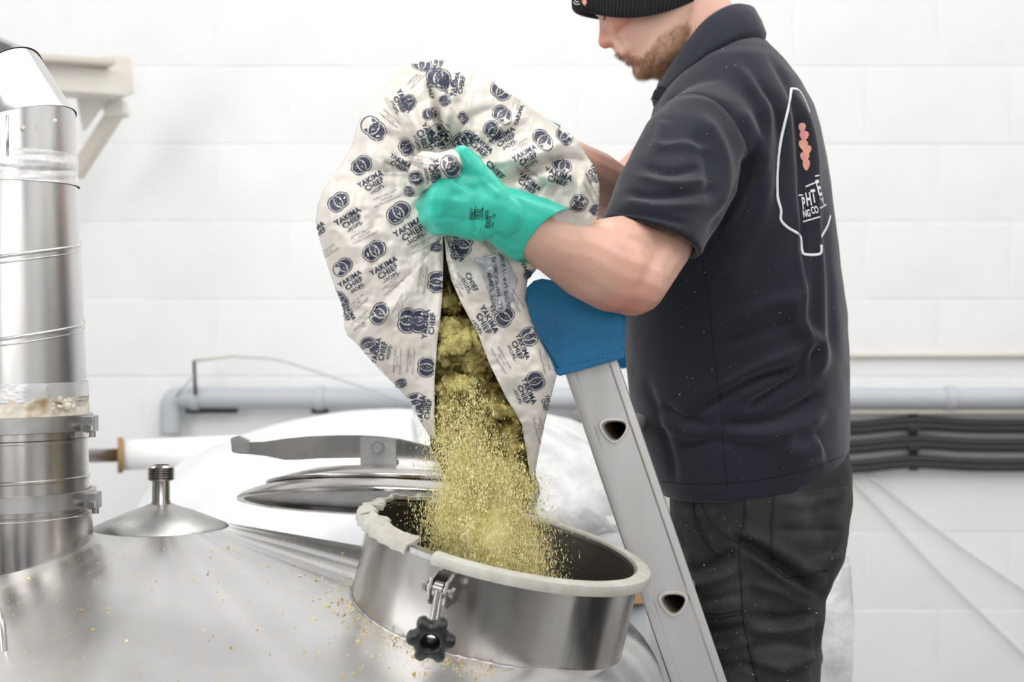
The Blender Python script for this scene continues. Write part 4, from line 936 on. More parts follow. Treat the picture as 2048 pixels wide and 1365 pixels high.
attr(body, 'beard', bdm * (1 - lipm)); attr(body, 'flush', np.clip(nosem + lipm * .8 + chk * .6 + elb * .8, 0, 1))
nt = M['skin'].node_tree; bs = nt.nodes['Principled BSDF']; src = nt.nodes[M['skin']['mix']].outputs[2]
for nm, colr, k in (('flush', (206, 112, 98), .75), ('beard', (178, 136, 104), .48)):
    at_ = nt.nodes.new('ShaderNodeAttribute'); at_.attribute_name = nm; mx = nt.nodes.new('ShaderNodeMix'); mx.data_type = 'RGBA'; mx.inputs[7].default_value = srgb(colr)
    ml = nt.nodes.new('ShaderNodeMath'); ml.operation = 'MULTIPLY'; ml.inputs[1].default_value = k
    nt.links.new(at_.outputs['Fac'], ml.inputs[0]); nt.links.new(ml.outputs[0], mx.inputs[0]); nt.links.new(src, mx.inputs[6]); src = mx.outputs[2]
nt.links.new(src, bs.inputs['Base Color'])
# stubble hairs
def hairs(idx, ln, r, mixv, nrmw=.55):
    p = V[idx]; n = vnormals(V, f)[idx]; g = unit_rows(mixv + rng.normal(size=(len(idx), 3)) * .28); d = unit_rows(n * nrmw + g * (1 - nrmw)); L_ = ln * rng.uniform(.5, 1.2, len(idx))[:, None]
    s = unit_rows(np.cross(d, rng.normal(size=d.shape))) * r; t2 = np.cross(d, s)
    V_ = np.stack([p + s, p - s * .5 + t2 * .87, p - s * .5 - t2 * .87, p + d * L_ * .55 + g * 0 + s * .2, p + d * L_ + g * L_ * .25], 1)
    F_ = np.array([(0, 1, 4), (1, 2, 4), (2, 0, 4)])
    return V_.reshape(-1, 3), (F_[None] + 5 * np.arange(len(idx))[:, None, None]).reshape(-1, 3).tolist()
pr_ = bdm * (1 - lipm) * (hlat > -.06); pr_ = pr_ * np.where(qn[:, 1] > 100, 1, .5); pr_ /= pr_.sum()
idx = rng.choice(len(V), 7500, p=pr_); Vb = V; jit = rng.normal(size=(len(idx), 3)) * .0012
V = Vb.copy(); dirm = -hup * .8 + hf * .35
hv_, hf_ = hairs(idx, .006, .00017, dirm)
hv_ = (hv_.reshape(-1, 5, 3) + jit[:, None]).reshape(-1, 3)
build('beard', hv_, hf_, M['hair'], person, smooth=False, kind='stuff', label='short brown stubble beard and moustache')
V = Vb
qx = to_px(V); am = (qx[:, 0] > 1060) & (qx[:, 0] < 1330) & (qx[:, 1] > 415) & (qx[:, 1] < 640) & (V[:, 1] < 2.2); pr_ = am * np.where(qx[:, 1] > 470 + (qx[:, 0] - 1060) * .35, 1.4, .7) * np.clip((1230 - qx[:, 0]) / 60, .05, 1); pr_ = pr_ / pr_.sum()
idx = rng.choice(len(V), 900, p=pr_); hv_, hf_ = hairs(idx, .008, .00008, np.array((-.8, 0, -.5)), .3)
build('arm_hair', hv_, hf_, M['hair'], person, smooth=False, kind='stuff')
# lashes of the lowered lids, just under the hat brim
for s_ in (1, -1):
    ec = HP(.077, s_ * .031, -.006); le = []
    for k in range(26):
        a_ = math.radians(-60 + 120 * k / 25); d_ = unit(hf * math.cos(a_) + hl * math.sin(a_) - hup * .35)
        b_ = ec + d_ * .0132; le.append(tube([b_, b_ + d_ * .004 - hup * .002, b_ + d_ * .0075 - hup * .003], [.0004, .00025, .00008], 5))
    build('eyelashes', *join(le), M['hair'], person, kind='stuff')
# beanie
bn = []
bc_ = P(1288, 20, 2.45); bmaj = (P(1432, -12, 2.45) - P(1148, 20, 2.45)) / 2; bmid = (P(1432, -12, 2.45) + P(1148, 20, 2.45)) / 2
nb_ = 720; t = np.arange(nb_) / nb_ * 2 * PI; upb = unit(np.array((.12, 0, 1)) )
rib = .0013 * np.cos(t * 120)
lat = hl
def bring(h, sc, sag, ribk=1., extra=0.):
    r_ = sc + (rib * ribk + extra) / .1
    q = bmid + np.cos(t)[:, None] * bmaj * r_[:, None] + np.sin(t)[:, None] * lat * .094 * r_[:, None] + upb * h
    q[:, 2] -= sag * np.sin(t) ** 2 * np.where(np.sin(t) > 0, 1, .15); return q
V, f = loft([bring(.006, .93, .042, 0), bring(-.001, .95, .043, .3), bring(-.003, .985, .044), bring(.002, 1.015, .044), bring(.012, 1.03, .042), bring(.04, 1.03, .032), bring(.062, 1.02, .018), bring(.067, .995, .016), bring(.066, .965, .016, .4), bring(.062, .95, .016, .3)], False)
bean = build('beanie', V, f, M['knit'], person, label='black ribbed knit beanie')
BT = bvh(V, f)
V, f = loft([bring(.05, .955, .018), bring(.085, .97, .012), bring(.12, .93, .006), bring(.15, .82, 0), bring(.172, .62, 0), bring(.184, .36, 0, .6), bring(.188, .10, 0, .2)], True)
build('beanie_crown', V, f, M['knit'], bean)
lg = []
for l in ([(1147, 4), (1152, 9), (1160, 8)], [(1150, 0), (1153, 4), (1158, 3)]): lg.append(ribbon(BT, l, .0014, .0008, .0005))
lg = [s for s in lg if len(s[0])]
if lg: build('beanie_print', *join(lg), M['white_ink'], bean, label='small white embroidered mark')
V, f = patch(BT, [(1163, -4), (1170, -4), (1174, 5), (1170, 12), (1166, 9), (1163, 2)], 3, .0012)
if len(f): build('hop_patch', V, f, M['pink'], bean, label='small pink embroidered hop')
# gloves
def glove(Hn, wr_, ringc, A0, B0, name):
    V, f = remesh(Hn, .003, 6, .5)
    return V, f
V, f = glove(handL, None, None, None, None, '')
gf = [([(905, 350), (935, 375), (955, 380)], 6, -.003), ([(950, 378), (953, 420), (948, 470)], 5, -.0035), ([(955, 330), (975, 372), (1000, 395)], 7, .003), ([(965, 350), (980, 370)], 5, -.002), ([(862, 440), (900, 436), (940, 446)], 5, -.002), ([(940, 420), (965, 445), (985, 480)], 6, .002), ([(880, 395), (920, 405), (945, 410)], 8, .0015)]
V = folds(V, f, gf); V = V + vnormals(V, f) * (.001 * fbm(V * 45, 2, 2))[:, None]
gl = build('rubber_glove', V, f, M['teal'], person, label='teal rubber gauntlet on the near hand gripping the bag')
GVs = [(V, f)]
def cuff(rings, th=.0018, n=64):
    a_ = np.arange(n) / n * 2 * PI; secs = []
    for c, A, B in rings: secs.append(np.asarray(c) + np.cos(a_)[:, None] * np.asarray(A) + np.sin(a_)[:, None] * np.asarray(B))
    V, f = loft(secs, False); V = V + vnormals(V, f) * (.0012 * fbm(V * 30, 2, 6))[:, None]
    return solidify(V, f, th, -1)
cA = lambda a, b, Y: (P(a[0], a[1], Y) - P(b[0], b[1], Y)) / 2
r0c = P(968, 412, 1.90)
rings = [(P(972, 415, 1.915), (.008, 0, .031), (-.004, -.037, .002)), (P(1000, 430, 1.925), (.012, 0, .0375), (-.008, -.042, .0)), (P(1030, 445, 1.945), (.017, 0, .0405), (-.010, -.046, .0)), (P(1065, 460, 1.965), (.024, 0, .0425), (-.014, -.050, 0)), (P(1096, 471, 1.985), cA((1142, 418), (1050, 524), 1.985), (-.018, -.054, .004)), (P(1098, 472, 1.987), cA((1145, 418), (1051, 526), 1.987), (-.018, -.0545, .004))]
V, f = cuff(rings)
V = folds(V, f, [([(1010, 485), (1035, 505), (1048, 520)], 5, .003), ([(980, 400), (1030, 420), (1085, 424)], 5, -.002), ([(1000, 470), (1025, 490)], 6, -.003), ([(960, 385), (1010, 395), (1070, 402)], 7, .003)])
build('glove_cuff', V, f, M['teal'], gl); GVs.append((V, f))
GT = bvh(*join(GVs)); pr = []
for s, x, y, r, h, sx in (('WEST.', 945, 427, -80, 13, .72), ('10/XL', 958, 428, -80, 16, .62), ('ARTI', 973, 430, -78, 9, 1), ('E0075', 977, 444, -78, 13, .78), ('CE', 988, 432, -78, 7, 1), ('SAITO', 985, 450, -78, 6, 1), ('ANSELL', 950, 458, -72, 7, 1), ('LATEX', 960, 462, -72, 7, 1), ('ITALY', 966, 466, -72, 6, 1)):
    if s in ('ANSELL', 'SAITO', 'LATEX', 'ITALY', 'ARTI'): s = {'ANSELL': '.....', 'SAITO': '5400', 'LATEX': '-- --', 'ITALY': '- ---', 'ARTI': 'AS70'}[s]
    v, q = text2d(s, .012); pr.append(lay(GT, place2d(v, x, y, r, h, sx), q, .0009))
pr += [ribbon(GT, l, .0009, .0006, .0004) for l in ([(951, 412), (949, 440)], [(966, 414), (964, 441)])]
build('glove_print', *join([p for p in pr if len(p[0]) and len(p[1])]), M['tealprint'], gl, label='black printed size markings')
V, f = glove(handR, None, None, None, None, '')
g2 = build('rubber_glove', V, f, M['teal'], person, label='teal rubber glove on the far hand behind the bag top')
rings = [(P(985, 233, 2.17), (.012, 0, .028), (0, -.034, 0)), (P(1010, 250, 2.19), (.015, 0, .032), (0, -.038, 0)), (P(1050, 278, 2.24), (.02, 0, .038), (0, -.044, 0)), (P(1090, 304, 2.31), (.025, 0, .042), (0, -.048, 0))]
build('glove_cuff', *cuff(rings), M['teal'], g2)
# pale flecks on the clothes
fl_ = []
for tree, n, (xa, ya, xb, yb) in ((ST, 60, (1220, 60, 1500, 520)), (ST, 90, (1260, 520, 1690, 980)), (TT, 190, (1340, 990, 1700, 1365))):
    for _ in range(n):
        h = drop(tree, random.uniform(xa, xb), random.uniform(ya, yb), .0008)
        if h is not None: fl_.append(h[0])
fl_ = np.array(fl_); build('hop_flecks', *flakes(fl_, rng.choice([.0008, .0012, .0019], len(fl_), p=[.6, .32, .08])), M['fleck'], person, smooth=False, kind='stuff', label='pale hop flecks on the clothes')
# ================================================================== THE BAG
out = [(852, 122), (880, 121), (910, 126), (945, 139), (985, 163), (1030, 195), (1080, 229), (1130, 262), (1158, 285), (1170, 308), (1188, 333), (1198, 368), (1198, 400), (1194, 432), (1180, 470), (1140, 510), (1080, 530), (1054, 560), (1050, 600), (1062, 642), (1080, 682), (1102, 722), (1113, 750), (1100, 800), (1088, 850), (1077, 905), (1066, 968)]
slitR = [(1060, 950), (1052, 900), (1044, 850), (1012, 795), (980, 730), (955, 665), (922, 605), (903, 560), (893, 520), (889, 474)]
slitL = [(886, 474), (886, 530), (884, 600), (875, 680), (869, 760), (869, 830), (872, 890), (905, 966)]
left = [(893, 940), (880, 910), (868, 885), (842, 845), (818, 800), (790, 770), (765, 745), (738, 716), (712, 685), (696, 672), (690, 655), (686, 615), (672, 580), (655, 530), (640, 480), (632, 445), (636, 410), (648, 380), (668, 350), (690, 318), (703, 295), (712, 262), (722, 232), (735, 212), (755, 190), (790, 150), (820, 128)]
def dense(pl, close=False, step=7):
    o_ = []; n = len(pl)
    for i in range(n if close else n - 1):
        a = np.array(pl[i], float); b = np.array(pl[(i + 1) % n], float); k = max(1, int(np.linalg.norm(b - a) / step)); o_ += [tuple(a + (b - a) * j / k) for j in range(k)]
    if not close: o_.append(tuple(map(float, pl[-1])))
    return o_
BY = 2.03
outer_line = dense(left + out)      # open: from slit foot left round to slit foot right
outer_line = dense(list(left) + list(out))
ring_front = dense(slitL[::1][:1] + slitL[1:], False) 
front_poly = dense(list(left) + list(out) + list(slitR) + list(slitL), True, 6)
back_poly = dense(list(left) + list(out) + [(985, 985)], True, 7)
ob = np.array([left[0]] + left[1:] + out, float)
G = np.array((905., 345.))
def fold_field(q):
    d = np.zeros(len(q)); v = q - G; r = np.hypot(v[:, 0], v[:, 1]); th = np.arctan2(v[:, 1], v[:, 0])
    up = np.clip((520 - q[:, 1]) / 200, .0, 1)
    fr = np.exp(-((r - 90) / 110) ** 2)
    d += fr * .019 * vn(np.stack([th * 5.5, r * 0 + 3, r * .004], 1), 4) * 1.0
    d += np.exp(-((r - 60) / 60) ** 2) * .006 * vn(np.stack([th * 13, r * 0 + 9, r * .006], 1), 6)
    q3 = np.stack([q[:, 0] / 100, q[:, 1] / 100, q[:, 0] * 0], 1)
    d += .009 * fbm(q3 * .9, 2, 11) + .0042 * (1 - 2 * np.abs(vn(q3 * 2.6, 21))) + .0026 * (1 - 2 * np.abs(vn(q3 * 6.5, 31)))
    FL = [([(995, 345), (1060, 315), (1130, 285), (1168, 300)], 13, .012), ([(1000, 372), (1070, 335), (1150, 318), (1190, 345)], 9, -.014), ([(1010, 385), (1070, 365), (1120, 350), (1160, 338)], 15, .010), ([(1100, 400), (1110, 370), (1130, 355)], 6, -.008), ([(1165, 330), (1168, 370), (1160, 410)], 8, .010), ([(1180, 350), (1182, 400), (1170, 440)], 6, -.008), ([(1125, 350), (1150, 360), (1160, 400), (1140, 425)], 14, .008),
          ([(905, 330), (880, 260), (868, 200), (850, 150)], 10, -.012), ([(895, 250), (905, 190), (930, 150)], 9, .010), ([(900, 300), (935, 240), (990, 215)], 9, -.008), ([(925, 300), (985, 250), (1060, 235)], 14, .007), ([(855, 300), (830, 240), (800, 180)], 10, .009), ([(870, 320), (820, 290), (760, 262)], 9, -.008), ([(850, 330), (790, 320), (725, 300)], 12, .006), ([(850, 350), (780, 350), (700, 345)], 8, -.005), ([(880, 290), (862, 240), (858, 190)], 7, .008),
          ([(842, 470), (838, 540), (800, 600), (740, 660)], 12, .004), ([(700, 560), (740, 620), (780, 640)], 18, .006), ([(690, 470), (720, 520), (730, 580)], 25, .004), ([(892, 480), (910, 540), (935, 600), (975, 680)], 10, .006), ([(930, 480), (980, 560), (1040, 680), (1060, 800)], 14, -.004), ([(1020, 560), (1060, 660), (1085, 760)], 9, .005), ([(1000, 620), (1060, 640), (1080, 690)], 7, -.003), ([(880, 500), (878, 600), (868, 700)], 9, .005)]
    for pl, wd, amp in FL:
        ds, sd, t = polydist(q, spline(np.array(pl, float), 5)); d += 1.35 * amp * np.exp(-(ds / wd) ** 1.5) * np.clip(np.minimum(t, 1 - t) * 5 + .1, 0, 1)
    for pl, am, dec in (([(762, 185), (800, 240), (838, 320)], .010, 40), ([(868, 150), (905, 215), (935, 250), (912, 300)], -.012, 34), ([(1168, 352), (1130, 336), (1075, 347), (1005, 372)], .014, 36), ([(1128, 428), (1160, 402), (1168, 352)], .012, 30), ([(1060, 402), (1082, 388), (1098, 360)], -.010, 26), ([(838, 352), (790, 338), (725, 296)], .009, 40), ([(960, 300), (1000, 250), (1060, 215), (1110, 250)], -.009, 40), ([(1000, 540), (1030, 600), (1060, 640)], .006, 30), ([(690, 655), (740, 640), (790, 600)], -.005, 40), ([(902, 168), (880, 220), (886, 290)], .012, 30)):
        ds, sd, t = polydist(q, pl); d += np.where(sd < 0, 1, 0) * am * np.exp(-ds / dec) * np.clip(np.minimum(t, 1 - t) * 6, 0, 1) * np.tanh(ds / 2.0)
    # flap step: the film folded over along a diagonal
    ds, sd, t = polydist(q, [(884, 476), (850, 520), (800, 570), (745, 635), (700, 690)]); d += np.where(sd < 0, 1, 0) * .007 * np.exp(-ds / 90) * (t > 0) * (t < 1) - .003 * np.exp(-(ds / 5) ** 2) * (t > 0) * (t < 1)
    return d
def thick(q):
    ds, _, _ = polydist(q, ob); u = np.clip(ds / 170, 0, 1); return np.sqrt(np.clip(1 - (1 - u) ** 2, 0, 1))
def Ycen(q): return BY + .02 * np.clip((q[:, 1] - 700) / 260, 0, 1) + .03 * np.clip((q[:, 0] - 1000) / 200, 0, 1)
def frontY(q):
    t = thick(q); r = np.hypot(*(q - G).T)
    return Ycen(q) - t * .085 + .030 * np.exp(-(r / 70) ** 2) - fold_field(q) * np.clip(t * 2.2, 0, 1) + .02 * np.clip((q[:, 1] - 780) / 200, 0, 1) * t
def backY(q): 
    t = thick(q); q3 = np.stack([q[:, 0] / 100, q[:, 1] / 100, q[:, 0] * 0], 1); return Ycen(q) + t * (.07 - .04 * np.clip((q[:, 1] - 600) / 300, 0, 1)) + t * .012 * fbm(q3 * 2, 2, 55)
def sheet(poly, fY, step):
    pl = np.array(poly); x0, y0 = pl.min(0); x1, y1 = pl.max(0); pts = [Vector(p) for p in poly]; nb = len(pts)
    for j, b in enumerate(np.arange(y0, y1, step * .866)):
        for a in np.arange(x0 + (j % 2) * step / 2, x1, step): pts.append(Vector((a + 1e-3 * (j % 7), b)))
    r = delaunay_2d_cdt(pts, [], [list(range(nb))], 1, 1e-3)
    q = np.array([v[:] for v in r[0]]); used = sorted({i for t in r[2] for i in t}); mp = {i: k for k, i in enumerate(used)}
    q = q[used]; Y = fY(q); V = np.array([P(a, b, y) for (a, b), y in zip(q, Y)])
    return V, [[mp[i] for i in t] for t in r[2]]
FV, FF = sheet(front_poly, frontY, 5)
BV, BF = sheet(back_poly, backY, 11)
bag = empty('hop_bag', P(880, 970, BY), 'large crumpled cream foil bag printed all over, held upside down and pouring hops', 'bag')
fs = build('bag_film', *solidify(FV, FF, .0012, 0), M['bag'], bag)
build('bag_back', *solidify(BV, BF, .0012, 0), M['bag'], bag)
# gathered film sticking out above the fist
clp = [(829, 312), (845, 303), (880, 306), (905, 298), (920, 306), (926, 330), (921, 352), (905, 362), (870, 378), (850, 380), (838, 392), (816, 394), (812, 372), (818, 340)]
def clY(q):
    q3 = np.stack([q[:, 0] / 100, q[:, 1] / 100, q[:, 0] * 0], 1); ds, _, _ = polydist(q, clp + clp[:1]); t = np.sqrt(np.clip(ds / 26, 0, 1))
    ridge = 0
    for pl, wd, amp in (([(830, 320), (860, 340), (900, 335), (922, 320)], 9, .010), ([(850, 306), (870, 330), (880, 372)], 6, -.008), ([(835, 350), (850, 365), (845, 385)], 6, -.008), ([(880, 330), (900, 350), (915, 350)], 8, .008), ([(832, 325), (826, 360), (822, 390)], 7, .007)):
        d_, _, tt = polydist(q, pl); ridge = ridge + amp * np.exp(-(d_ / wd) ** 2)
    return 1.878 - .026 * t - ridge * t + .02 * np.clip((850 - q[:, 0]) / 60, 0, 1) - .004 * fbm(q3 * 6, 2, 8) * t
CV, CF = sheet(dense(clp, True, 5), clY, 4)
cbk = lambda q: clY(q) * 0 + 1.90
build('gathered_film', *join([solidify(CV, CF, .0012, 0), sheet(dense(clp, True, 5), lambda q: 1.89 + .02 * np.clip((850 - q[:, 0]) / 60, 0, 1) + .012 * np.sqrt(np.clip(polydist(q, clp + clp[:1])[0] / 26, 0, 1)), 8)]), M['bag'], bag, label='bunched film sticking out above the gloved fist')
# ---------------- print
FT = bvh(*join([(FV, FF), (CV, CF)]))
def arcp(cx, cy, r, a0, a1, n=22): t = np.radians(np.linspace(a0, a1, n)); return np.stack([cx + r * np.cos(t), cy + r * np.sin(t)], 1)
def strip2(p, w_):
    T = np.gradient(p, axis=0); T /= np.linalg.norm(T, axis=1)[:, None] + 1e-9; n = np.stack([-T[:, 1], T[:, 0]], 1) * w_ / 2
    v = np.concatenate([p + n, p - n]); k = len(p); return v, [[i, i + 1, k + i + 1, k + i] for i in range(k - 1)]
def j2(ps):
    V_, F_, n = [], [], 0
    for v, f_ in ps: V_.append(v); F_ += [[i + n for i in q] for q in f_]; n += len(v)
    return np.concatenate(V_), F_
def emblem():
    ps = []; h = .42; R = 1.0; al = math.degrees(math.acos(h / R))
    # outer outlines of two overlapping discs
    ps.append(strip2(arcp(-h, 0, R, al * .98, 360 - al * .98, 40), .085)); ps.append(strip2(arcp(h, 0, R, -180 + al * .98, 180 - al * .98, 40), .085))
    r = .80; a1 = 62
    for s in (-1, 1):       # filled crescents
        o = arcp(s * -h, 0, r, 64, 296, 26) if s > 0 else arcp(h, 0, r, 116, -116, 26)
        i_ = arcp(s * h, 0, .98, 0, 0, 1)
        # inner edge: arc of the other circle
        ya = o[0][1]; cx = s * h; n = 26; ys = np.linspace(ya, -ya, n); xs = cx - s * np.sqrt(np.clip(1.0 ** 2 - ys ** 2, 0, None)); inn = np.stack([xs, ys], 1)
        v = np.concatenate([o, inn]); f_ = [[k, k + 1, n + k + 1, n + k] for k in range(n - 1)]; ps.append((v, f_))
    # hop cone in the lens: filled scales left as a lattice of thin gaps
    sc = []
    for (x, y, sx, sy) in ((0, .62, .20, .22), (-.2, .34, .19, .24), (.2, .34, .19, .24), (0, .1, .2, .26), (-.3, -.02, .15, .24), (.3, -.02, .15, .24), (-.19, -.3, .18, .24), (.19, -.3, .18, .24), (0, -.58, .17, .22)):
        k = np.array([(0, 1), (.85, .35), (.7, -.35), (0, -1), (-.7, -.35), (-.85, .35)]); v = k * (sx * .94, sy * .93) + (x, y); sc.append((np.vstack([v, [[x, y]]]), [[i, (i + 1) % 6, 6] for i in range(6)]))
    return j2(ps + sc)
EM = emblem()
T1 = text2d('YAKIMA', .022, 1.05); T2 = text2d('CHIEF', .022, 1.05); T3 = text2d('-HOPS-', .012, 1.1)
S1 = text2d('AMERICAN HOPS', 0, 1.1); S2 = text2d('FROM THE', 0, 1.1); S3 = text2d('PACIFIC NORTHWEST', 0, 1.0)
def emit(name, items, m, lab=None):
    ps = []
    for (v, q), x, y, r, s, sx in items:
        L_ = lay(FT, place2d(v, x, y, r, s, sx), q, .0016, .006)
        if len(L_[1]): ps.append(L_)
    if ps: return build(name, *join(ps), m, bag, smooth=False, label=lab)
def logo(x, y, rot, s=19, sx=1.0): emit('printed_emblem', [(EM, x, y, rot, s * .93, sx)], M['ink'])
def off(x, y, rot, dx, dy): a = math.radians(rot); return x + dx * math.cos(a) - dy * math.sin(a), y + dx * math.sin(a) + dy * math.cos(a)
def txt(x, y, rot, s=1.0, parts='ych', sx=1.0):
    it = []
    if 'y' in parts: it.append((T1, *off(x, y, rot, 0, -12 * s), rot, 15.5 * s, sx))
    if 'c' in parts: it.append((T2, *off(x, y, rot, 2 * s, 1.5 * s), rot, 15.5 * s, sx))
    if 'h' in parts: it.append((T3, *off(x, y, rot, 2 * s, 14 * s), rot, 11 * s, sx))
    emit('printed_lettering', it, M['ink'])
def small(x, y, rot, s=1.0, sx=1.0):
    emit('small_print', [(S1, *off(x, y, rot, 0, -7 * s), rot, 6.6 * s, sx), (S2, *off(x, y, rot, 0, 0), rot, 5.2 * s, sx), (S3, *off(x, y, rot, 0, 7 * s), rot, 6.2 * s, sx)], M['inkgrey'])
# left panel
for lx, ly, tx, ty, r, s in ((724, 331, 747, 369, -31, .95), (678, 405, 702, 443, -31, .98), (797, 426, 822, 466, -31, 1.08), (749, 502, 774, 543, -31, 1.05), (687, 534, 707, 567, -33, .9)):
    logo(lx, ly, r - 8, 17.5 * s); txt(tx, ty, r, s)
txt(637, 468, -40, .8, 'yc')
for x, y, r, s in ((773, 397, -24, .95), (729, 470, -28, .95), (848, 490, -26, .95), (656, 505, -35, .8), (781, 238, 38, .8), (785, 570, -40, .8), (712, 610, -40, .9), (724, 640, -42, .8), (820, 650, -72, .1)):
    if s > .2: small(x, y, r, s)
txt(692, 628, 60, .8, 'yc', .8); logo(682, 600, 50, 14)
# flap, print turned on its side
logo(759, 627, -62, 17); logo(815, 641, -84, 19); logo(838, 642, -84, 18); txt(864, 650, -84, 1.0, 'yc'); logo(738, 690, 70, 16, .8); txt(765, 704, -78, .95, 'ych', .95)
logo(854, 734, -86, 19, .8); logo(832, 804, -100, 20, .7); txt(856, 820, -82, .95, 'yc'); logo(860, 884, 74, 15, .6); logo(873, 564, -86, 19, .85); logo(803, 766, 75, 12, .6); logo(872, 496, -86, 12, .6)
for x, y, r, s in ((796, 722, -86, .85), (822, 722, -86, .85), (845, 560, -82, .9), (800, 610, -60, .8)): small(x, y, r, s)
# upper part
logo(748, 257, 40, 20); txt(800, 208, 62, .85); logo(817, 205, 60, 16, .7);
logo(844, 130, 15, 14, 1.1); txt(880, 133, -75, .75, 'yc'); logo(877, 157, 10, 19, 1.0); logo(893, 172, 25, 15, 1.1); txt(921, 172, -78, .85, 'yc'); txt(860, 180, 74, .8, 'c'); logo(860, 228, -20, 12); logo(890, 202, 60, 11, .8); txt(846, 277, 68, .95, 'ych'); logo(879, 272, 45, 21, .9); logo(928, 279, -20, 17); txt(957, 296, 42, .9, 'yc'); txt(990, 338, 44, 1.0, 'c')
logo(1001, 182, 40, 18, .9); logo(986, 262, 55, 17, .9); txt(1010, 281, -33, .95); logo(1004, 230, 40, 16); txt(1045, 234, -70, .7, 'y'); logo(1085, 281, 48, 16, 1.1);  logo(1128, 273, 48, 14); txt(1054, 317, -30, .9, 'ych');  logo(1124, 333, 18, 13, 1.1); txt(1113, 360, 18, .95, 'yc'); txt(1052, 372, 38, .9, 'yc'); txt(1184, 352, 62, .7, 'ych'); logo(1157, 407, -60, 16, .8); logo(1190, 420, -70, 12, .7); logo(813, 296, 50, 15, .8); txt(796, 330, 30, .8, 'yc'); logo(926, 236, 50, 10); txt(1076, 418, 40, .6, 'c')
for x, y, r, s in ((835, 158, -45, .8), (1035, 200, -70, .7), (1040, 290, -28, .6), (1055, 345, 38, .8), (880, 245, 40, .8), (1182, 385, 62, .8), (830, 325, 20, .6)): small(x, y, r, s)
# gathered bit
logo(901, 333, 55, 18, .9); txt(866, 347, 78, .9, 'ych'); logo(833, 356, 75, 15, .7); logo(818, 382, 75, 11, .7); small(845, 322, 12, .9)
# right panel
logo(926, 487, -75, 20); txt(905, 500, 75, .95, 'yc'); txt(943, 563, 64, .95, 'ch'); txt(966, 645, 60, 1.05, 'ych'); logo(1008, 634, -55, 18, .9); logo(1057, 674, 70, 17, .85); txt(1034, 699, 66, .95); logo(1070, 762, 68, 18, .8); txt(1046, 787, 66, .95); txt(1088, 808, 75, .7, 'yc', .8); logo(1058, 552, 60, 12, .8); txt(1046, 548, 60, .7, 'y')
for x, y, r, s in ((920, 570, 62, .85), (1002, 720, 60, .95), (1088, 722, 76, .8), (1078, 860, 76, .9), (985, 500, 55, .8), (1030, 600, 58, .8)): small(x, y, r, s)
# silver lot label
lb = patch(FT, [(948, 518), (990, 508), (1014, 520), (1034, 560), (1024, 600), (1012, 624), (990, 622), (975, 580), (962, 545)], 5, .0019)
lo_ = build('lot_label', *solidify(*lb, .0006, 1), M['sticker'], bag, label='silver lot label with turned text')
LTT = bvh(lo_.data and np.array([v.co[:] for v in lo_.data.vertices]) + ROOTLOC[bag.name], [list(p.vertices) for p in lo_.data.polygons]); it = []
for s, x, y, r, h in (('VARIETY: SUMMIT', 983, 588, -97, 12.5), ('LOT. WL1-EUSUM5046', 993, 566, -96, 12.5), ('CONTENT: 5 KG / 11 LB NET', 1009, 566, -97, 11)):
    v, q = text2d(s, .008); it.append(lay(FT, place2d(v, x, y, r, h, .86), q, .0034, .006))
t_ = build('lot_text', *join([p for p in it if len(p[1])]), M['inkdark'], bag, smooth=False, label='lot, variety and weight lettering')

# ================================================================== HOPS
# compacted hops still in the bag
hp_ = [(884, 560), (895, 560), (925, 598), (960, 655), (990, 725), (1022, 790), (1054, 845), (1066, 900), (1074, 968), (1060, 1010), (1000, 1000), (930, 1000), (893, 962), (860, 890), (858, 820), (858, 760), (866, 680), (876, 610)]
def hopY(q):
    ds, _, _ = polydist(q, hp_ + hp_[:1]); t = np.sqrt(np.clip(ds / 60, 0, 1)); q3 = np.stack([q[:, 0] / 100, q[:, 1] / 100, q[:, 0] * 0], 1)
    lump = .045 * (.45 - np.abs(vn(q3 * 2.4, 3))) + .020 * (.5 - np.abs(vn(q3 * 4.6, 13))) + .010 * (.5 - np.abs(vn(q3 * 9, 23))) + .005 * vn(q3 * 19, 33) + .003 * vn(q3 * 38, 43)
    base = frontY(q) + .028 + .012 * (q[:, 1] < 640)
    return np.maximum(base - .010 * t - lump, frontY(q) + .003)
HV, HF = sheet(dense(hp_, True, 5), hopY, 2.4)
hb_ = lambda q: np.minimum(backY(q) - .01, hopY(q) + .09)
HBV, HBF = sheet(dense(hp_, True, 5), hb_, 12)
hroot = empty('hops', P(960, 1130, 2.03), 'yellow-green dried hops tumbling from the torn bag into the hatch', 'hops')
build('packed_hops', *join([(HV, HF), (HBV, HBF)]), M['hops'], hroot, label='lumpy packed hops inside the bag mouth')
# lumps lodged in the mouth
cl = []
rs = np.random.default_rng(5)
for k in range(150):
    y = rs.uniform(590, 960); xa = np.interp(y, [590, 700, 800, 900, 960], [884, 872, 868, 872, 900]); xb = np.interp(y, [590, 650, 730, 800, 900, 960], [912, 940, 975, 1012, 1050, 1062]); mg = min(15, (xb - xa) * .3); x = rs.uniform(xa + mg, xb - mg)
    Yq = float(hopY(np.array([[x, y]]))[0]); r = rs.uniform(.004, .0125) * (1 if y < 800 else .7)
    V, f = ellipsoid(P(x, y, Yq + r * .3), r, r * .8, r * 1.1, n=26); V = V + vnormals(V, f) * (r * (.55 * fbm(V * 110, 3, k) - .5 * np.abs(fbm(V * 190, 2, k + 9))))[:, None]; cl.append((V, f))
build('hop_clumps', *join(cl), M['hops'], hroot, kind='stuff', label='broken clumps of hops')
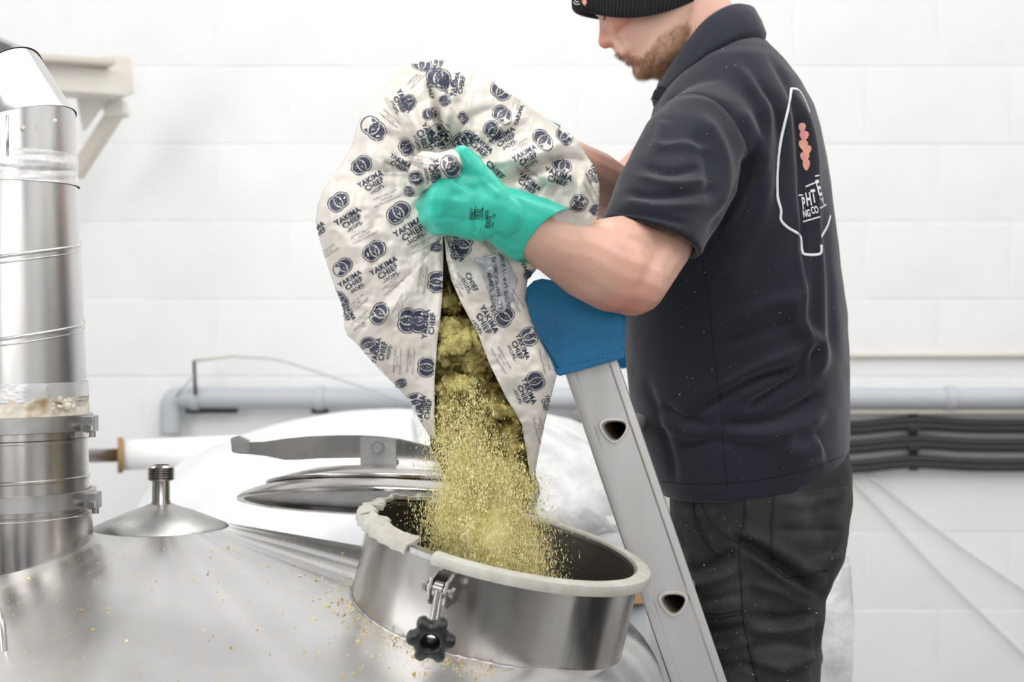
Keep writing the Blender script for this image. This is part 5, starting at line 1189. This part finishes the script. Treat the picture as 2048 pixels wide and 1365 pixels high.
# falling core
cen = [(958, 880, 2.03, .02), (958, 930, 2.02, .034), (962, 985, 2.02, .042), (960, 1030, 2.02, .050), (966, 1080, 2.02, .052), (978, 1130, 2.02, .048), (985, 1180, 2.03, .04)]
V, f = tube(spline([P(a, b, c) for a, b, c, r in cen], 10), np.interp(np.arange(61), np.arange(7) * 10, [c[3] for c in cen]), 120)
Vn_ = vnormals(V, f); V = V + Vn_ * (.022 * fbm(V * (26, 26, 11), 3, 3) + .010 * fbm(V * (90, 90, 30), 3, 7))[:, None]
build('falling_stream', V, f, M['flake'], hroot, label='dense pale stream of falling hops')
# loose flakes round the stream
n = 260000; yy = rng.uniform(0, 1, n) ** .48 * 420 + 740
cx_ = np.interp(yy, [740, 900, 960, 1020, 1080, 1160], [925, 948, 966, 962, 968, 982]); hw = np.interp(yy, [740, 840, 960, 1010, 1060, 1160], [40, 70, 92, 104, 112, 110])
g = rng.normal(size=n) * .44; g2 = rng.normal(size=n); xx = cx_ + g * hw
YY = 2.005 + g2 * .036 - .0 * yy; cl_ = vn(np.stack([xx / 34, yy / 85, YY * 22], 1), 77); kk = cl_ > rng.uniform(-1.0, .35, n); xx = xx[kk]; YY = YY[kk]; yy = yy[kk]; n = len(xx)
pos = np.stack([(xx - 1024) / F * YY, YY, CZ - (yy - 682.5) / F * YY], 1)
dcyl = np.linalg.norm((pos - rc) - ((pos - rc) @ nrm)[:, None] * nrm, axis=1); below = (pos - rc) @ nrm < .012; pos = pos[~(below & (dcyl > HR - .014))]
sz = rng.choice([.0005, .0009, .0014, .0022], len(pos), p=[.5, .36, .13, .01])
build('loose_flakes', *flakes(pos, sz, .3, 2.6), M['flake'], hroot, smooth=False, kind='stuff', label='loose hop flakes in mid-air')
V = np.array([0])
m2_ = 700; xx = rng.normal(970, 110, m2_); yy = rng.normal(960, 90, m2_); YY = rng.normal(1.98, .05, m2_); pos = np.stack([(xx - 1024) / F * YY, YY, CZ - (yy - 682.5) / F * YY], 1)
dcyl = np.linalg.norm((pos - rc) - ((pos - rc) @ nrm)[:, None] * nrm, axis=1); pos = pos[(pos - rc) @ nrm > .015]
build('hop_dust', *flakes(pos, .0008), M['flake'], hroot, smooth=False, kind='stuff', label='fine airborne hop specks')
